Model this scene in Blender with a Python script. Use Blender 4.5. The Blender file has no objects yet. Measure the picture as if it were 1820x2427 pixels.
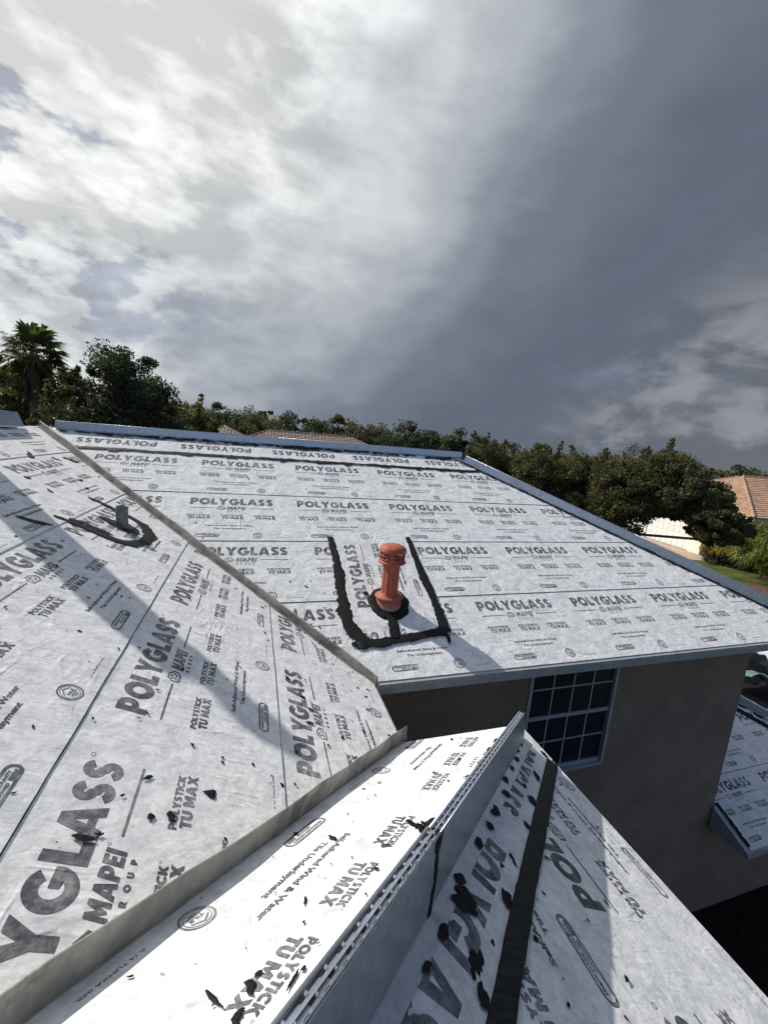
import bpy, bmesh, math, random
import numpy as np
from math import sin, cos, pi, radians, sqrt, hypot, atan2
from mathutils import Vector, Matrix

sc = bpy.context.scene
col = sc.collection
rng = np.random.default_rng(7)
random.seed(7)

# ------------------------------------------------------------------ camera
cam_d = bpy.data.cameras.new('camera')
cam = bpy.data.objects.new('camera', cam_d)
col.objects.link(cam)
cam_d.sensor_fit = 'HORIZONTAL'
cam_d.sensor_width = 36.0
cam_d.lens = 36.0 * 979.16 / 1820.0
cam_d.clip_start = 0.02
cam_d.clip_end = 6000
CR = ((0.952610463, -0.025398792, -0.303130676),
      (-0.293678365, 0.182945226, -0.938234545),
      (0.079286334, 0.982794966, 0.166816461))
cam.matrix_world = Matrix([list(CR[i]) + [0.0] for i in range(3)] + [[0, 0, 0, 1]])
sc.camera = cam

# ------------------------------------------------------------------ light
SUN_AZ, SUN_EL = radians(-45.0), radians(41.0)
SUN = Vector((sin(SUN_AZ) * cos(SUN_EL), cos(SUN_AZ) * cos(SUN_EL), sin(SUN_EL)))
sun_d = bpy.data.lights.new('sun', 'SUN')
sun_d.energy = 4.5
sun_d.angle = radians(0.53)
sun_d.color = (1.0, 0.95, 0.875)
sun = bpy.data.objects.new('sun', sun_d)
sun.rotation_euler = SUN.to_track_quat('Z', 'Y').to_euler()
col.objects.link(sun)
sc.view_settings.view_transform = 'Standard'
sc.view_settings.look = 'None'
sc.view_settings.gamma = 1.0
sc.view_settings.use_curve_mapping = False
sc.view_settings.exposure = 0.0


# ------------------------------------------------------------------ node helper
class NT:
    def __init__(self, tree):
        self.t = tree

    def n(self, typ, attrs=None, **inp):
        nd = self.t.nodes.new(typ)
        for k, v in (attrs or {}).items():
            setattr(nd, k, v)
        for k, v in inp.items():
            key = int(k[1:]) if k[0] == 'i' and k[1:].isdigit() else k.replace('_', ' ')
            s = nd.inputs[key]
            if isinstance(v, bpy.types.NodeSocket):
                self.t.links.new(v, s)
            else:
                s.default_value = v
        return nd

    def math(self, op, a, b=0.0, c=None, clamp=False):
        kw = {'i0': a, 'i1': b}
        if c is not None:
            kw['i2'] = c
        return self.n('ShaderNodeMath', {'operation': op, 'use_clamp': clamp}, **kw).outputs[0]

    def noise(self, vec, scale, detail=4.0, rough=0.55, dist=0.0):
        return self.n('ShaderNodeTexNoise', None, Vector=vec, Scale=scale, Detail=detail, Roughness=rough, Distortion=dist).outputs['Fac']

    def mr(self, v, a, b, c=0.0, d=1.0, smooth=True):
        nd = self.n('ShaderNodeMapRange', {'clamp': True, 'interpolation_type': 'SMOOTHSTEP' if smooth else 'LINEAR'})
        self.t.links.new(v, nd.inputs['Value']) if isinstance(v, bpy.types.NodeSocket) else setattr(nd.inputs['Value'], 'default_value', v)
        for i, x in zip((1, 2, 3, 4), (a, b, c, d)):
            nd.inputs[i].default_value = x
        return nd.outputs[0]

    def mix(self, f, a, b, typ='MIX'):
        nd = self.t.nodes.new('ShaderNodeMix')
        nd.data_type = 'RGBA'
        nd.blend_type = typ
        for s, v in ((nd.inputs[0], f), (nd.inputs[6], a), (nd.inputs[7], b)):
            if isinstance(v, bpy.types.NodeSocket):
                self.t.links.new(v, s)
            else:
                s.default_value = (*v, 1.0) if isinstance(v, tuple) and len(v) == 3 else v
        return nd.outputs[2]

    def vmath(self, op, a, b=(0, 0, 0)):
        nd = self.n('ShaderNodeVectorMath', {'operation': op}, i0=a, i1=b)
        return nd.outputs['Value'] if op in ('DOT_PRODUCT', 'LENGTH') else nd.outputs[0]

    def scale(self, v, s):
        return self.n('ShaderNodeVectorMath', {'operation': 'MULTIPLY'}, i0=v, i1=s).outputs[0]


# ------------------------------------------------------------------ sky (broken bright cloud round the sun, storm cloud away from it)
world = bpy.data.worlds.new('World')
sc.world = world
world.use_nodes = True
wt = world.node_tree
wt.nodes.clear()
W = NT(wt)
D = W.n('ShaderNodeTexCoord').outputs['Generated']
sky = W.n('ShaderNodeTexSky', {'sky_type': 'NISHITA', 'sun_disc': False, 'sun_elevation': SUN_EL, 'sun_rotation': SUN_AZ,
                              'dust_density': 1.0, 'air_density': 1.0, 'ozone_density': 1.0}).outputs[0]
xyz = W.n('ShaderNodeSeparateXYZ', None, Vector=D)
dz = W.math('ADD', W.math('MAXIMUM', xyz.outputs[2], -0.05), 0.75)
P = W.n('ShaderNodeCombineXYZ', None, X=W.math('DIVIDE', xyz.outputs[0], dz), Y=W.math('DIVIDE', xyz.outputs[1], dz), Z=W.math('MULTIPLY', xyz.outputs[2], 1.5)).outputs[0]
c = W.vmath('DOT_PRODUCT', D, tuple(SUN))
near = W.mr(c, .58, .88)
big = W.noise(W.vmath('ADD', P, (6.0, 1.3, 0)), 2.1, 3, .5, .2)


def puff(v):
    a = W.noise(v, 2.0, 11, .56, .10)
    b = W.math('ABSOLUTE', W.math('SUBTRACT', W.noise(v, 5.0, 5, .5, .0), .5))
    d = W.math('ABSOLUTE', W.math('SUBTRACT', W.noise(v, 13.0, 4, .5, .0), .5))
    return W.math('SUBTRACT', W.math('SUBTRACT', W.math('ADD', a, .10), W.math('MULTIPLY', b, .55)), W.math('MULTIPLY', d, .16))


pu = puff(W.vmath('ADD', P, (3.1, 1.7, .4)))
ps_ = puff(W.vmath('ADD', P, (3.1 - .020, 1.7 + .020, .4 + .030)))
rel = W.math('SUBTRACT', pu, ps_)                      # lit rim against the far side of each puff
dens = W.mr(pu, .400, .440)                            # crisp edge of the puffs
t = W.math('ADD', W.math('ADD', c, .085), W.math('MULTIPLY', W.math('SUBTRACT', big, .5), .26))
t = W.math('ADD', t, W.math('MULTIPLY', W.math('SUBTRACT', pu, .50), W.mr(c, .45, .80, .20, .46)))
ramp = W.n('ShaderNodeValToRGB', None, Fac=t)
cr = ramp.color_ramp
cr.interpolation = 'EASE'
stops = [(0.0, (.140, .155, .182)), (.14, (.130, .150, .186)), (.34, (.120, .146, .194)), (.50, (.164, .194, .242)), (.61, (.250, .288, .345)),
         (.71, (.43, .462, .508)), (.81, (.62, .65, .675)), (1.0, (.84, .85, .845))]
while len(cr.elements) > 1:
    cr.elements.remove(cr.elements[-1])
for i, (ps, cl) in enumerate(stops):
    e = cr.elements[0] if i == 0 else cr.elements.new(ps)
    e.position = ps
    e.color = (*cl, 1)
cloud = ramp.outputs[0]
# hollows between puffs are greyer and bluer, rims brighter; only where the sun gets at them
hol = W.mix(W.math('MULTIPLY', W.math('SUBTRACT', 1.0, dens), W.math('MULTIPLY', near, .72)), cloud, (.37, .425, .54))
k = W.math('ADD', 1.0, W.math('MULTIPLY', W.math('MULTIPLY', rel, 3.6), W.math('ADD', W.math('MULTIPLY', near, .90), .10)))
k = W.math('MINIMUM', W.math('MAXIMUM', k, .80), 1.20)
cloud = W.mix(1.0, hol, W.n('ShaderNodeCombineXYZ', None, X=k, Y=k, Z=k).outputs[0], 'MULTIPLY')
# open blue: small patches near the sun and low at the far side, wide clear sky behind
gap2 = W.math('MULTIPLY', W.mr(W.noise(W.vmath('ADD', P, (5.5, 2.0, 0)), 1.7, 9, .55, .3), .52, .60), W.math('MULTIPLY', W.mr(c, .34, .14), W.mr(xyz.outputs[2], .12, .26)))
back = W.mr(W.vmath('DOT_PRODUCT', D, (-.30, -.92, .26)), .05, .60)
gapm = W.math('MAXIMUM', W.math('MULTIPLY', gap2, .45), W.math('MULTIPLY', back, .90))
bluesky = W.mix(1.0, sky, (.085, .094, .112), 'MULTIPLY')
out = W.mix(gapm, cloud, bluesky)
# low banks of paler cloud towards the horizon away from the sun
bank = W.noise(W.n('ShaderNodeCombineXYZ', None, X=W.math('MULTIPLY', xyz.outputs[0], 1.5), Y=W.math('MULTIPLY', xyz.outputs[1], 1.5),
                   Z=W.math('MULTIPLY', xyz.outputs[2], 3.2)).outputs[0], 3.0, 10, .56, .25)
bm_ = W.math('MULTIPLY', W.mr(bank, .50, .64), W.math('MULTIPLY', W.mr(xyz.outputs[2], .46, .20), W.mr(c, .20, .0)))
out = W.mix(W.math('MULTIPLY', bm_, .55), out, (.40, .41, .44))
bg = W.n('ShaderNodeBackground', None, Color=W.mix(1.0, out, (10.0, 10.0, 10.0), 'MULTIPLY'), Strength=0.1)
W.n('ShaderNodeOutputWorld', None, Surface=bg.outputs[0])


# ------------------------------------------------------------------ materials
def newmat(name):
    m = bpy.data.materials.new(name)
    m.use_nodes = True
    m.node_tree.nodes.clear()
    return m, NT(m.node_tree)


def finish(T, color, rough=.6, metal=0.0, bump=None, spec=None, extra=None):
    kw = dict(Base_Color=color, Roughness=rough, Metallic=metal)
    if isinstance(color, tuple):
        kw['Base_Color'] = (*color, 1)
    b = T.n('ShaderNodeBsdfPrincipled', None, **kw)
    if spec is not None:
        b.inputs['Specular IOR Level'].default_value = spec
    if bump is not None:
        T.t.links.new(bump, b.inputs['Normal'])
    s = b.outputs[0]
    if extra:
        s = extra(s)
    T.n('ShaderNodeOutputMaterial', None, Surface=s)


def bump(T, h, dist, strength=1.0, prev=None):
    kw = dict(Height=h, Distance=dist, Strength=strength)
    if prev is not None:
        kw['Normal'] = prev
    return T.n('ShaderNodeBump', None, **kw).outputs[0]


def sheet_mat(name, ink=False):
    m, T = newmat(name)
    pos = T.n('ShaderNodeNewGeometry').outputs['Position']
    mot = T.noise(pos, 11, 6, .68)
    mot2 = T.noise(pos, 42, 4, .7)
    v = T.math('ADD', T.math('MULTIPLY', mot, .6), T.math('MULTIPLY', mot2, .4))
    base = T.mix(T.mr(v, .36, .64), (.585, .595, .60), (.82, .823, .815))
    dn = T.noise(T.vmath('ADD', pos, (4.0, 9.0, 1.0)), 2.1, 9, .72, .4)
    base = T.mix(T.math('MULTIPLY', T.mr(dn, .56, .74), .42), base, (.30, .285, .27))
    sp = T.noise(pos, 38, 5, .62)
    spd = T.math('MULTIPLY', T.mr(sp, .665, .72), T.mr(T.noise(pos, 1.7, 3, .5), .42, .60))
    base = T.mix(T.math('MULTIPLY', spd, .85), base, (.06, .058, .055))
    sc1 = T.noise(T.scale(pos, (4.0, 15.0, 6.0)), 1.0, 7, .70, .6)
    sc2 = T.noise(T.scale(pos, (17.0, 5.0, 6.0)), 1.0, 7, .70, .6)
    smd = T.math('MULTIPLY', T.math('MAXIMUM', T.mr(sc1, .56, .70), T.mr(sc2, .58, .72)), T.mr(T.noise(pos, .9, 3, .5), .38, .62))
    base = T.mix(T.math('MULTIPLY', smd, .38), base, (.33, .318, .30))
    if ink:
        worn = T.noise(pos, 30, 6, .75)
        worn2 = T.noise(pos, 5, 3, .5)
        k = T.mr(T.math('ADD', T.math('MULTIPLY', worn, .6), T.math('MULTIPLY', worn2, .4)), .40, .66, .93, .58)
        base = T.mix(k, base, (.040, .043, .050))
    w1 = T.noise(pos, 2.6, 3, .5, 1.6)
    w2 = T.noise(T.scale(pos, (1.0, 2.2, 1.0)), 9, 4, .55, .8)
    w3 = T.noise(pos, 60, 3, .6)
    nb = bump(T, w1, .030, .36)
    nb = bump(T, w2, .007, .60, nb)
    nb = bump(T, w3, .0016, .6, nb)
    cr1 = T.noise(T.scale(pos, (2.0, 7.0, 2.0)), 1.0, 3, .5, .25)
    cr2 = T.noise(T.scale(pos, (6.0, 2.2, 3.0)), 1.0, 3, .5, .25)
    for q_, ms in ((cr1, 2.3), (cr2, 1.7)):
        cz = T.math('ABSOLUTE', T.math('SUBTRACT', q_, .5))
        nb = bump(T, T.math('MULTIPLY', T.mr(cz, 0.0, .045, 1, 0), T.mr(T.noise(pos, ms, 2, .5), .50, .66)), .0035, .5, nb)
    finish(T, base, .78, 0, nb, .25)
    return m


M_SHEET = sheet_mat('underlayment_fabric')
M_INK = sheet_mat('printed_ink', True)


def simple(name, colr, rough=.6, metal=0.0, var=.25, scale=12, bscale=None, bdist=.003, spec=None, stain=None, stscale=4):
    m, T = newmat(name)
    pos = T.n('ShaderNodeNewGeometry').outputs['Position']
    n1 = T.noise(pos, scale, 6, .65)
    lo = tuple(x * (1 - var) for x in colr)
    hi = tuple(min(1, x * (1 + var)) for x in colr)
    cc = T.mix(T.mr(n1, .35, .65), lo, hi)
    if stain:
        cc = T.mix(T.math('MULTIPLY', T.mr(T.noise(pos, stscale, 8, .7, .5), .52, .70), .8), cc, stain)
    nb = None
    if bscale:
        nb = bump(T, T.noise(pos, bscale, 5, .6), bdist, .8)
    finish(T, cc, rough, metal, nb, spec)
    return m


M_GALV = simple('galvanised_steel', (.50, .545, .61), .38, .80, .10, 30, 3.5, .006, stain=(.40, .42, .45), stscale=2.5)
M_VALLEY = simple('weathered_valley_steel', (.31, .295, .265), .55, .35, .25, 7, 20, .002, stain=(.10, .082, .065), stscale=3.4)


def tar_mat(name, streak=False):
    m, T = newmat(name)
    pos = T.n('ShaderNodeNewGeometry').outputs['Position']
    cov = T.n('ShaderNodeAttribute', {'attribute_name': 'cov'}).outputs['Fac']
    n1 = T.noise(pos, 34, 5, .6)
    n2 = T.noise(T.scale(pos, (1.0, .35, .6)), 120, 4, .65)
    edge = T.math('ADD', T.math('MULTIPLY', n1, .45), T.math('MULTIPLY', n2, .55))
    alpha = T.mr(T.math('SUBTRACT', T.math('MULTIPLY', cov, 1.05), edge), -.02, .05)
    cc = T.mix(T.mr(n1, .35, .65), (.005, .0053, .006), (.013, .0132, .0138))
    cc = T.mix(T.math('MULTIPLY', T.mr(n2, .60, .72), .5), cc, (.05, .05, .052))
    nb = bump(T, n2, .003, .8, bump(T, n1, .006, .6))
    b = T.n('ShaderNodeBsdfPrincipled', None, Base_Color=cc, Roughness=.66, Normal=nb)
    b.inputs['Specular IOR Level'].default_value = .20
    tr = T.n('ShaderNodeBsdfTransparent')
    mx = T.n('ShaderNodeMixShader', None, Fac=alpha, i1=tr.outputs[0], i2=b.outputs[0])
    T.n('ShaderNodeOutputMaterial', None, Surface=mx.outputs[0])
    return m


M_TAR = tar_mat('black_roof_cement')
M_SEAM = simple('bitumen_bleed', (.014, .014, .015), .55, 0, .4, 30)
M_TARSTRIP = None
M_STUCCO = simple('beige_stucco', (.275, .204, .163), .9, 0, .12, 1.6, 55, .010, .2, stain=(.222, .166, .134), stscale=1.1)
M_FASCIA = simple('painted_fascia', (.36, .375, .38), .55, 0, .10, 8, 30, .001)
M_WHITE = simple('white_window_frame', (.38, .39, .42), .45, 0, .05, 8)
M_DECK = simple('plywood_deck', (.30, .22, .14), .8, 0, .2, 14)


def tarstrip_mat():
    m, T = newmat('brushed_roof_cement')
    pos = T.n('ShaderNodeNewGeometry').outputs['Position']
    rot = T.n('ShaderNodeMapping', None, Vector=pos, Rotation=(0, 0, radians(20)), Scale=(12, 120, 12)).outputs[0]
    st = T.noise(rot, 1.0, 3, .6)
    cc = T.mix(T.mr(st, .4, .7), (.008, .009, .009), (.026, .028, .027))
    finish(T, cc, .6, 0, bump(T, st, .002, .5), .25)
    return m


M_TARSTRIP = tarstrip_mat()


def red_mat():
    m, T = newmat('terracotta_paint')
    pos = T.n('ShaderNodeNewGeometry').outputs['Position']
    n1 = T.noise(pos, 18, 6, .65)
    cc = T.mix(T.mr(n1, .3, .7), (.33, .082, .048), (.44, .120, .072))
    ch = T.noise(pos, 70, 5, .6)
    cc = T.mix(T.math('MULTIPLY', T.mr(ch, .62, .68), .75), cc, (.46, .36, .27))
    dr = T.noise(T.scale(pos, (9.0, 9.0, 1.2)), 3.0, 5, .6)
    cc = T.mix(T.math('MULTIPLY', T.mr(dr, .52, .70), .45), cc, (.20, .06, .045))
    finish(T, cc, .60, 0, bump(T, n1, .004, .7), .3)
    return m


M_RED = red_mat()


def chip_mat():
    m, T = newmat('chipped_paint_base')
    pos = T.n('ShaderNodeNewGeometry').outputs['Position']
    ch = T.noise(T.scale(pos, (1, 1, .55)), 62, 6, .62, .6)
    z = T.n('ShaderNodeSeparateXYZ', None, Vector=pos).outputs[2]
    k = T.math('ADD', T.mr(ch, .38, .60, 0, 1), T.mr(z, -1.585, -1.645, -.70, .45), clamp=True)
    cc = T.mix(k, (.40, .10, .065), (.33, .255, .20))
    cc = T.mix(T.mr(T.noise(pos, 95, 3, .5), .55, .68), cc, (.10, .075, .06))
    finish(T, cc, .7, 0, bump(T, ch, .006, .9), .3)
    return m


M_CHIP = chip_mat()
M_LEAD = simple('lead_sleeve', (.19, .195, .20), .5, .3, .35, 30, 40, .004, stain=(.05, .05, .05), stscale=14)


def glass_mat():
    m, T = newmat('dark_window_glass')
    pos = T.n('ShaderNodeNewGeometry').outputs['Position']
    n1 = T.noise(pos, 2.0, 2, .5)
    finish(T, T.mix(n1, (.013, .016, .022), (.026, .030, .040)), .24, 0, None, .30)
    return m


M_GLASS = glass_mat()


def leaf_mat(name, a, b, trans=.25):
    m, T = newmat(name)
    pos = T.n('ShaderNodeNewGeometry').outputs['Position']
    r = T.n('ShaderNodeNewGeometry').outputs['Random Per Island']
    n1 = T.noise(pos, .9, 3, .6)
    cc = T.mix(T.math('ADD', T.math('MULTIPLY', r, .6), T.math('MULTIPLY', T.mr(n1, .35, .65), .4)), a, b)
    d = T.n('ShaderNodeBsdfPrincipled', None, Base_Color=cc, Roughness=.55)
    d.inputs['Specular IOR Level'].default_value = .3
    tr = T.n('ShaderNodeBsdfTranslucent', None, Color=T.mix(1.0, cc, (1.1, 1.25, .6), 'MULTIPLY'))
    mx = T.n('ShaderNodeMixShader', None, Fac=trans, i1=d.outputs[0], i2=tr.outputs[0])
    T.n('ShaderNodeOutputMaterial', None, Surface=mx.outputs[0])
    return m


M_OAK = leaf_mat('oak_leaves', (.040, .043, .020), (.165, .150, .070), .35)
M_DARKLEAF = leaf_mat('dark_evergreen_leaves', (.036, .045, .032), (.095, .105, .070), .35)
M_OLIVE = leaf_mat('olive_leaves', (.065, .068, .034), (.18, .168, .080), .4)
M_PALM = leaf_mat('palm_fronds', (.045, .055, .030), (.120, .130, .065), .35)
M_BROWN = leaf_mat('dry_foliage', (.05, .042, .028), (.12, .10, .062))
M_LIME = leaf_mat('yellow_green_foliage', (.10, .12, .022), (.26, .27, .055), .35)
M_HEDGE_LIT = leaf_mat('sunlit_hedge_leaves', (.20, .16, .02), (.42, .32, .05), .3)  # yellow of the sunlit hedge top put into the leaf colour
M_WOODS = leaf_mat('far_wood_leaves', (.045, .052, .036), (.110, .112, .072), .35)
M_BARK = simple('tree_bark', (.065, .052, .042), .9, 0, .35, 6, 20, .02)
M_PALMBARK = simple('palm_bark', (.095, .080, .066), .9, 0, .35, 5, 14, .03)


# ------------------------------------------------------------------ object helpers
ORG = {}


def link(o, parent=None):
    col.objects.link(o)
    if parent is not None:
        o.parent = parent
    return o


def thing(name, label, cat, loc, group=None):
    o = bpy.data.objects.new(name, None)
    o.empty_display_size = .2
    o.location = loc
    o['label'] = label
    o['category'] = cat
    if group:
        o['group'] = group
    link(o)
    ORG[o.name] = np.array(loc, float)
    return o


def tag(o, label=None, cat=None, group=None, kind=None):
    for k, v in (('label', label), ('category', cat), ('group', group), ('kind', kind)):
        if v:
            o[k] = v
    return o


def meshobj(name, verts, faces, mat, parent=None, smooth=False, label=None, base=None, cov=None):
    v = np.asarray(verts, float).reshape(-1, 3)
    if parent is not None:
        org = ORG[parent.name]
    else:
        org = np.array(base if base is not None else (0, 0, 0), float)
    me = bpy.data.meshes.new(name)
    me.from_pydata((v - org).tolist(), [], [tuple(f) for f in faces])
    me.materials.append(mat)
    if mat is M_TAR:
        at_ = me.attributes.new('cov', 'FLOAT', 'POINT')
        at_.data.foreach_set('value', np.asarray(cov if cov is not None else np.ones(len(v)), np.float32))
    if smooth:
        me.polygons.foreach_set('use_smooth', [True] * len(me.polygons))
    me.update()
    o = bpy.data.objects.new(name, me)
    link(o, parent)
    if parent is None:
        o.location = org
    ORG[o.name] = org
    if label:
        o['label'] = label
    return o


def fastquads(name, quads, mat, parent):
    """quads: (n,4,3) array -> one mesh of n separate quads"""
    org = ORG[parent.name]
    q = (quads - org).astype(np.float32)
    n = len(q)
    me = bpy.data.meshes.new(name)
    me.vertices.add(n * 4)
    me.vertices.foreach_set('co', q.reshape(-1))
    me.loops.add(n * 4)
    me.loops.foreach_set('vertex_index', np.arange(n * 4, dtype=np.int32))
    me.polygons.add(n)
    me.polygons.foreach_set('loop_start', np.arange(0, n * 4, 4, dtype=np.int32))
    me.materials.append(mat)
    me.update(calc_edges=True)
    o = bpy.data.objects.new(name, me)
    link(o, parent)
    ORG[o.name] = org
    return o


class G:
    """collects simple solids"""
    def __init__(self):
        self.v = []
        self.f = []

    def add(self, vs, fs):
        b = len(self.v)
        self.v += [tuple(map(float, x)) for x in vs]
        self.f += [tuple(b + i for i in f) for f in fs]
        return self

    def hexa(self, p):
        return self.add(p, [(0, 3, 2, 1), (4, 5, 6, 7), (0, 1, 5, 4), (1, 2, 6, 5), (2, 3, 7, 6), (3, 0, 4, 7)])

    def box(self, a, b):
        x0, y0, z0 = a
        x1, y1, z1 = b
        return self.hexa([(x0, y0, z0), (x1, y0, z0), (x1, y1, z0), (x0, y1, z0), (x0, y0, z1), (x1, y0, z1), (x1, y1, z1), (x0, y1, z1)])

    def lathe(self, prof, c, n=32, phase=0.0, cap=True):
        b = len(self.v)
        for r, z in prof:
            for i in range(n):
                a = 2 * pi * i / n + phase
                self.v.append((c[0] + r * cos(a), c[1] + r * sin(a), z))
        for k in range(len(prof) - 1):
            for i in range(n):
                j = (i + 1) % n
                self.f.append((b + k * n + i, b + k * n + j, b + (k + 1) * n + j, b + (k + 1) * n + i))
        if cap:
            self.f.append(tuple(b + i for i in reversed(range(n))))
            self.f.append(tuple(b + (len(prof) - 1) * n + i for i in range(n)))
        return self

    def tube(self, pts, rad, n=8):
        pts = [np.array(p, float) for p in pts]
        b = len(self.v)
        for k, p in enumerate(pts):
            d = pts[min(k + 1, len(pts) - 1)] - pts[max(k - 1, 0)]
            d = d / (np.linalg.norm(d) + 1e-9)
            a = np.cross(d, (0, 0, 1.0)) if abs(d[2]) < .95 else np.cross(d, (1.0, 0, 0))
            a /= np.linalg.norm(a)
            e = np.cross(d, a)
            for i in range(n):
                t_ = 2 * pi * i / n
                self.v.append(tuple(p + (a * cos(t_) + e * sin(t_)) * rad[k]))
        for k in range(len(pts) - 1):
            for i in range(n):
                j = (i + 1) % n
                self.f.append((b + k * n + i, b + k * n + j, b + (k + 1) * n + j, b + (k + 1) * n + i))
        self.f.append(tuple(b + i for i in reversed(range(n))))
        self.f.append(tuple(b + (len(pts) - 1) * n + i for i in range(n)))
        return self

    def obj(self, name, mat, parent=None, smooth=False, label=None, base=None):
        return meshobj(name, self.v, self.f, mat, parent, smooth, label, base)


class Frame:
    def __init__(s, o, u, v):
        s.o = np.array(o, float)
        s.u = np.array(u, float) / np.linalg.norm(u)
        s.v = np.array(v, float) / np.linalg.norm(v)
        s.n = np.cross(s.u, s.v)

    def p(s, u, v, h=0.0):
        return s.o + s.u * u + s.v * v + s.n * h

    def arr(s, U, V, Hh):
        return s.o + np.outer(U, s.u) + np.outer(V, s.v) + np.outer(Hh, s.n)


# ------------------------------------------------------------------ house geometry (eye at z = 0, ground at z = -7)
PT = .49
SL = sqrt(1 + PT * PT)
ZE = -2.0
Y0, XC, YB, XR, XH = 3.0265, .9985, 2.3049, 1.9388, 7.17
TR = 3.755                     # plan run from eave to ridge
ZR = ZE + PT * TR
RX, RY = XC - TR, Y0 + TR      # ridge of the left wing, ridge of the main roof
GZ = -7.0
FM = Frame((0, Y0, ZE), (1, 0, 0), (0, 1, PT))
FL = Frame((XC, 0, ZE), (0, 1, 0), (-1, 0, PT))
FR = Frame((XR, 0, ZE), (0, 1, 0), (-1, 0, PT))
AD = np.array((-1, -1, PT)) / sqrt(2 + PT * PT)
NB = np.array((0, PT, 1)) / SL
NR = np.array((PT, 0, 1)) / SL
FB = Frame((XC, YB, ZE), AD, np.cross(NB, AD))
FH = Frame((XR, YB, ZE), AD, np.cross(NR, AD))
FP = Frame((0, Y0, ZE), (0, 1, PT), (-1, 0, 0))

house = thing('house', 'large stucco house with white printed underlayment on its stripped hip roof', 'house', (3.0, 2.0, GZ))


# ---- glyphs of the print -------------------------------------------------
def arc(cx, cy, rx, ry, a0, a1, n=14):
    return [(cx + rx * cos(radians(a0 + (a1 - a0) * i / n)), cy + ry * sin(radians(a0 + (a1 - a0) * i / n))) for i in range(n + 1)]


def stroke(pts, w):
    L, R = [], []
    for i, (x, y) in enumerate(pts):
        x0, y0 = pts[max(i - 1, 0)]
        x1, y1 = pts[min(i + 1, len(pts) - 1)]
        dx, dy = x1 - x0, y1 - y0
        l = hypot(dx, dy) or 1
        nx, ny = -dy / l * w / 2, dx / l * w / 2
        L.append((x + nx, y + ny))
        R.append((x - nx, y - ny))
    return L + R[::-1]


GL = {
    'P': ([[(0, 0), (0, 1), (.40, 1)] + arc(.40, .655, .36, .345, 90, -90) + [(.30, .31), (.30, 0)], [(.30, .54), (.30, .77), (.38, .77)] + arc(.38, .655, .10, .115, 90, -90, 8)], .78),
    'O': ([arc(.53, .5, .53, .52, 0, 354, 40), arc(.53, .5, .235, .235, 0, 350, 26)], 1.06),
    'L': ([[(0, 0), (0, 1), (.30, 1), (.30, .27), (.62, .27), (.62, 0)]], .63),
    'Y': ([[(0, 1), (.34, 1), (.485, .68), (.63, 1), (.97, 1), (.635, .42), (.635, 0), (.335, 0), (.335, .42)]], .97),
    'G': ([arc(.53, .5, .53, .52, 42, 360, 36) + [(1.06, .58), (.54, .58), (.54, .37), (.73, .37)] + arc(.53, .5, .235, .235, -33, -318, 22)], 1.07),
    'A': ([[(0, 0), (.36, 1), (.68, 1), (1.04, 0), (.73, 0), (.675, .17), (.365, .17), (.31, 0)], [(.52, .68), (.435, .37), (.605, .37)]], 1.04),
    'S': ([stroke(arc(.37, .715, .205, .175, 18, 262, 18) + arc(.37, .285, .215, .165, 82, -162, 18)[0:], .265)], .76),
    'M': ([[(0, 0), (0, 1), (.32, 1), (.52, .56), (.72, 1), (1.04, 1), (1.04, 0), (.77, 0), (.77, .55), (.58, .12), (.46, .12), (.27, .55), (.27, 0)]], 1.04),
    'E': ([[(0, 0), (0, 1), (.60, 1), (.60, .77), (.29, .77), (.29, .62), (.56, .62), (.56, .39), (.29, .39), (.29, .23), (.62, .23), (.62, 0)]], .63),
    'I': ([[(0, 0), (0, 1), (.29, 1), (.29, 0)]], .29),
    'T': ([[(.21, 0), (.21, .75), (0, .75), (0, 1), (.71, 1), (.71, .75), (.50, .75), (.50, 0)]], .71),
    'U': ([[(0, 1), (.29, 1), (.29, .36)] + arc(.41, .36, .12, .12, 180, 360, 8) + [(.53, 1), (.82, 1), (.82, .38)] + arc(.41, .38, .41, .40, 0, -180, 16)], .82),
    'X': ([[(0, 0), (.34, .52), (.02, 1), (.37, 1), (.525, .74), (.68, 1), (1.03, 1), (.71, .52), (1.05, 0), (.70, 0), (.525, .29), (.35, 0)]], 1.05),
    'C': ([arc(.53, .5, .53, .52, 46, 314, 30) + arc(.53, .5, .24, .24, -42, -318, 22)], .90),
    'K': ([[(0, 0), (0, 1), (.29, 1), (.29, .62), (.55, 1), (.92, 1), (.57, .53), (.95, 0), (.58, 0), (.29, .43), (.29, 0)]], .95),
    'R': ([[(0, 0), (0, 1), (.42, 1)] + arc(.42, .68, .34, .32, 90, -70) + [(.86, 0), (.52, 0), (.30, .36), (.30, 0)], [(.30, .56), (.30, .78), (.39, .78)] + arc(.39, .67, .09, .11, 90, -90, 8)], .86),
}


def fill(polys):
    """fill outlines (even-odd) -> (verts2d, tris)"""
    cu = bpy.data.curves.new('tmp', 'CURVE')
    cu.dimensions = '2D'
    cu.fill_mode = 'BOTH'
    for pl in polys:
        s = cu.splines.new('POLY')
        s.points.add(len(pl) - 1)
        for i, (x, y) in enumerate(pl):
            s.points[i].co = (x, y, 0, 1)
        s.use_cyclic_u = True
    o = bpy.data.objects.new('tmp', cu)
    me = o.to_mesh()
    me.calc_loop_triangles()
    v = np.array([x.co[:2] for x in me.vertices])
    f = [tuple(t_.vertices) for t_ in me.loop_triangles]
    o.to_mesh_clear()
    bpy.data.objects.remove(o)
    bpy.data.curves.remove(cu)
    return v, f


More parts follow.
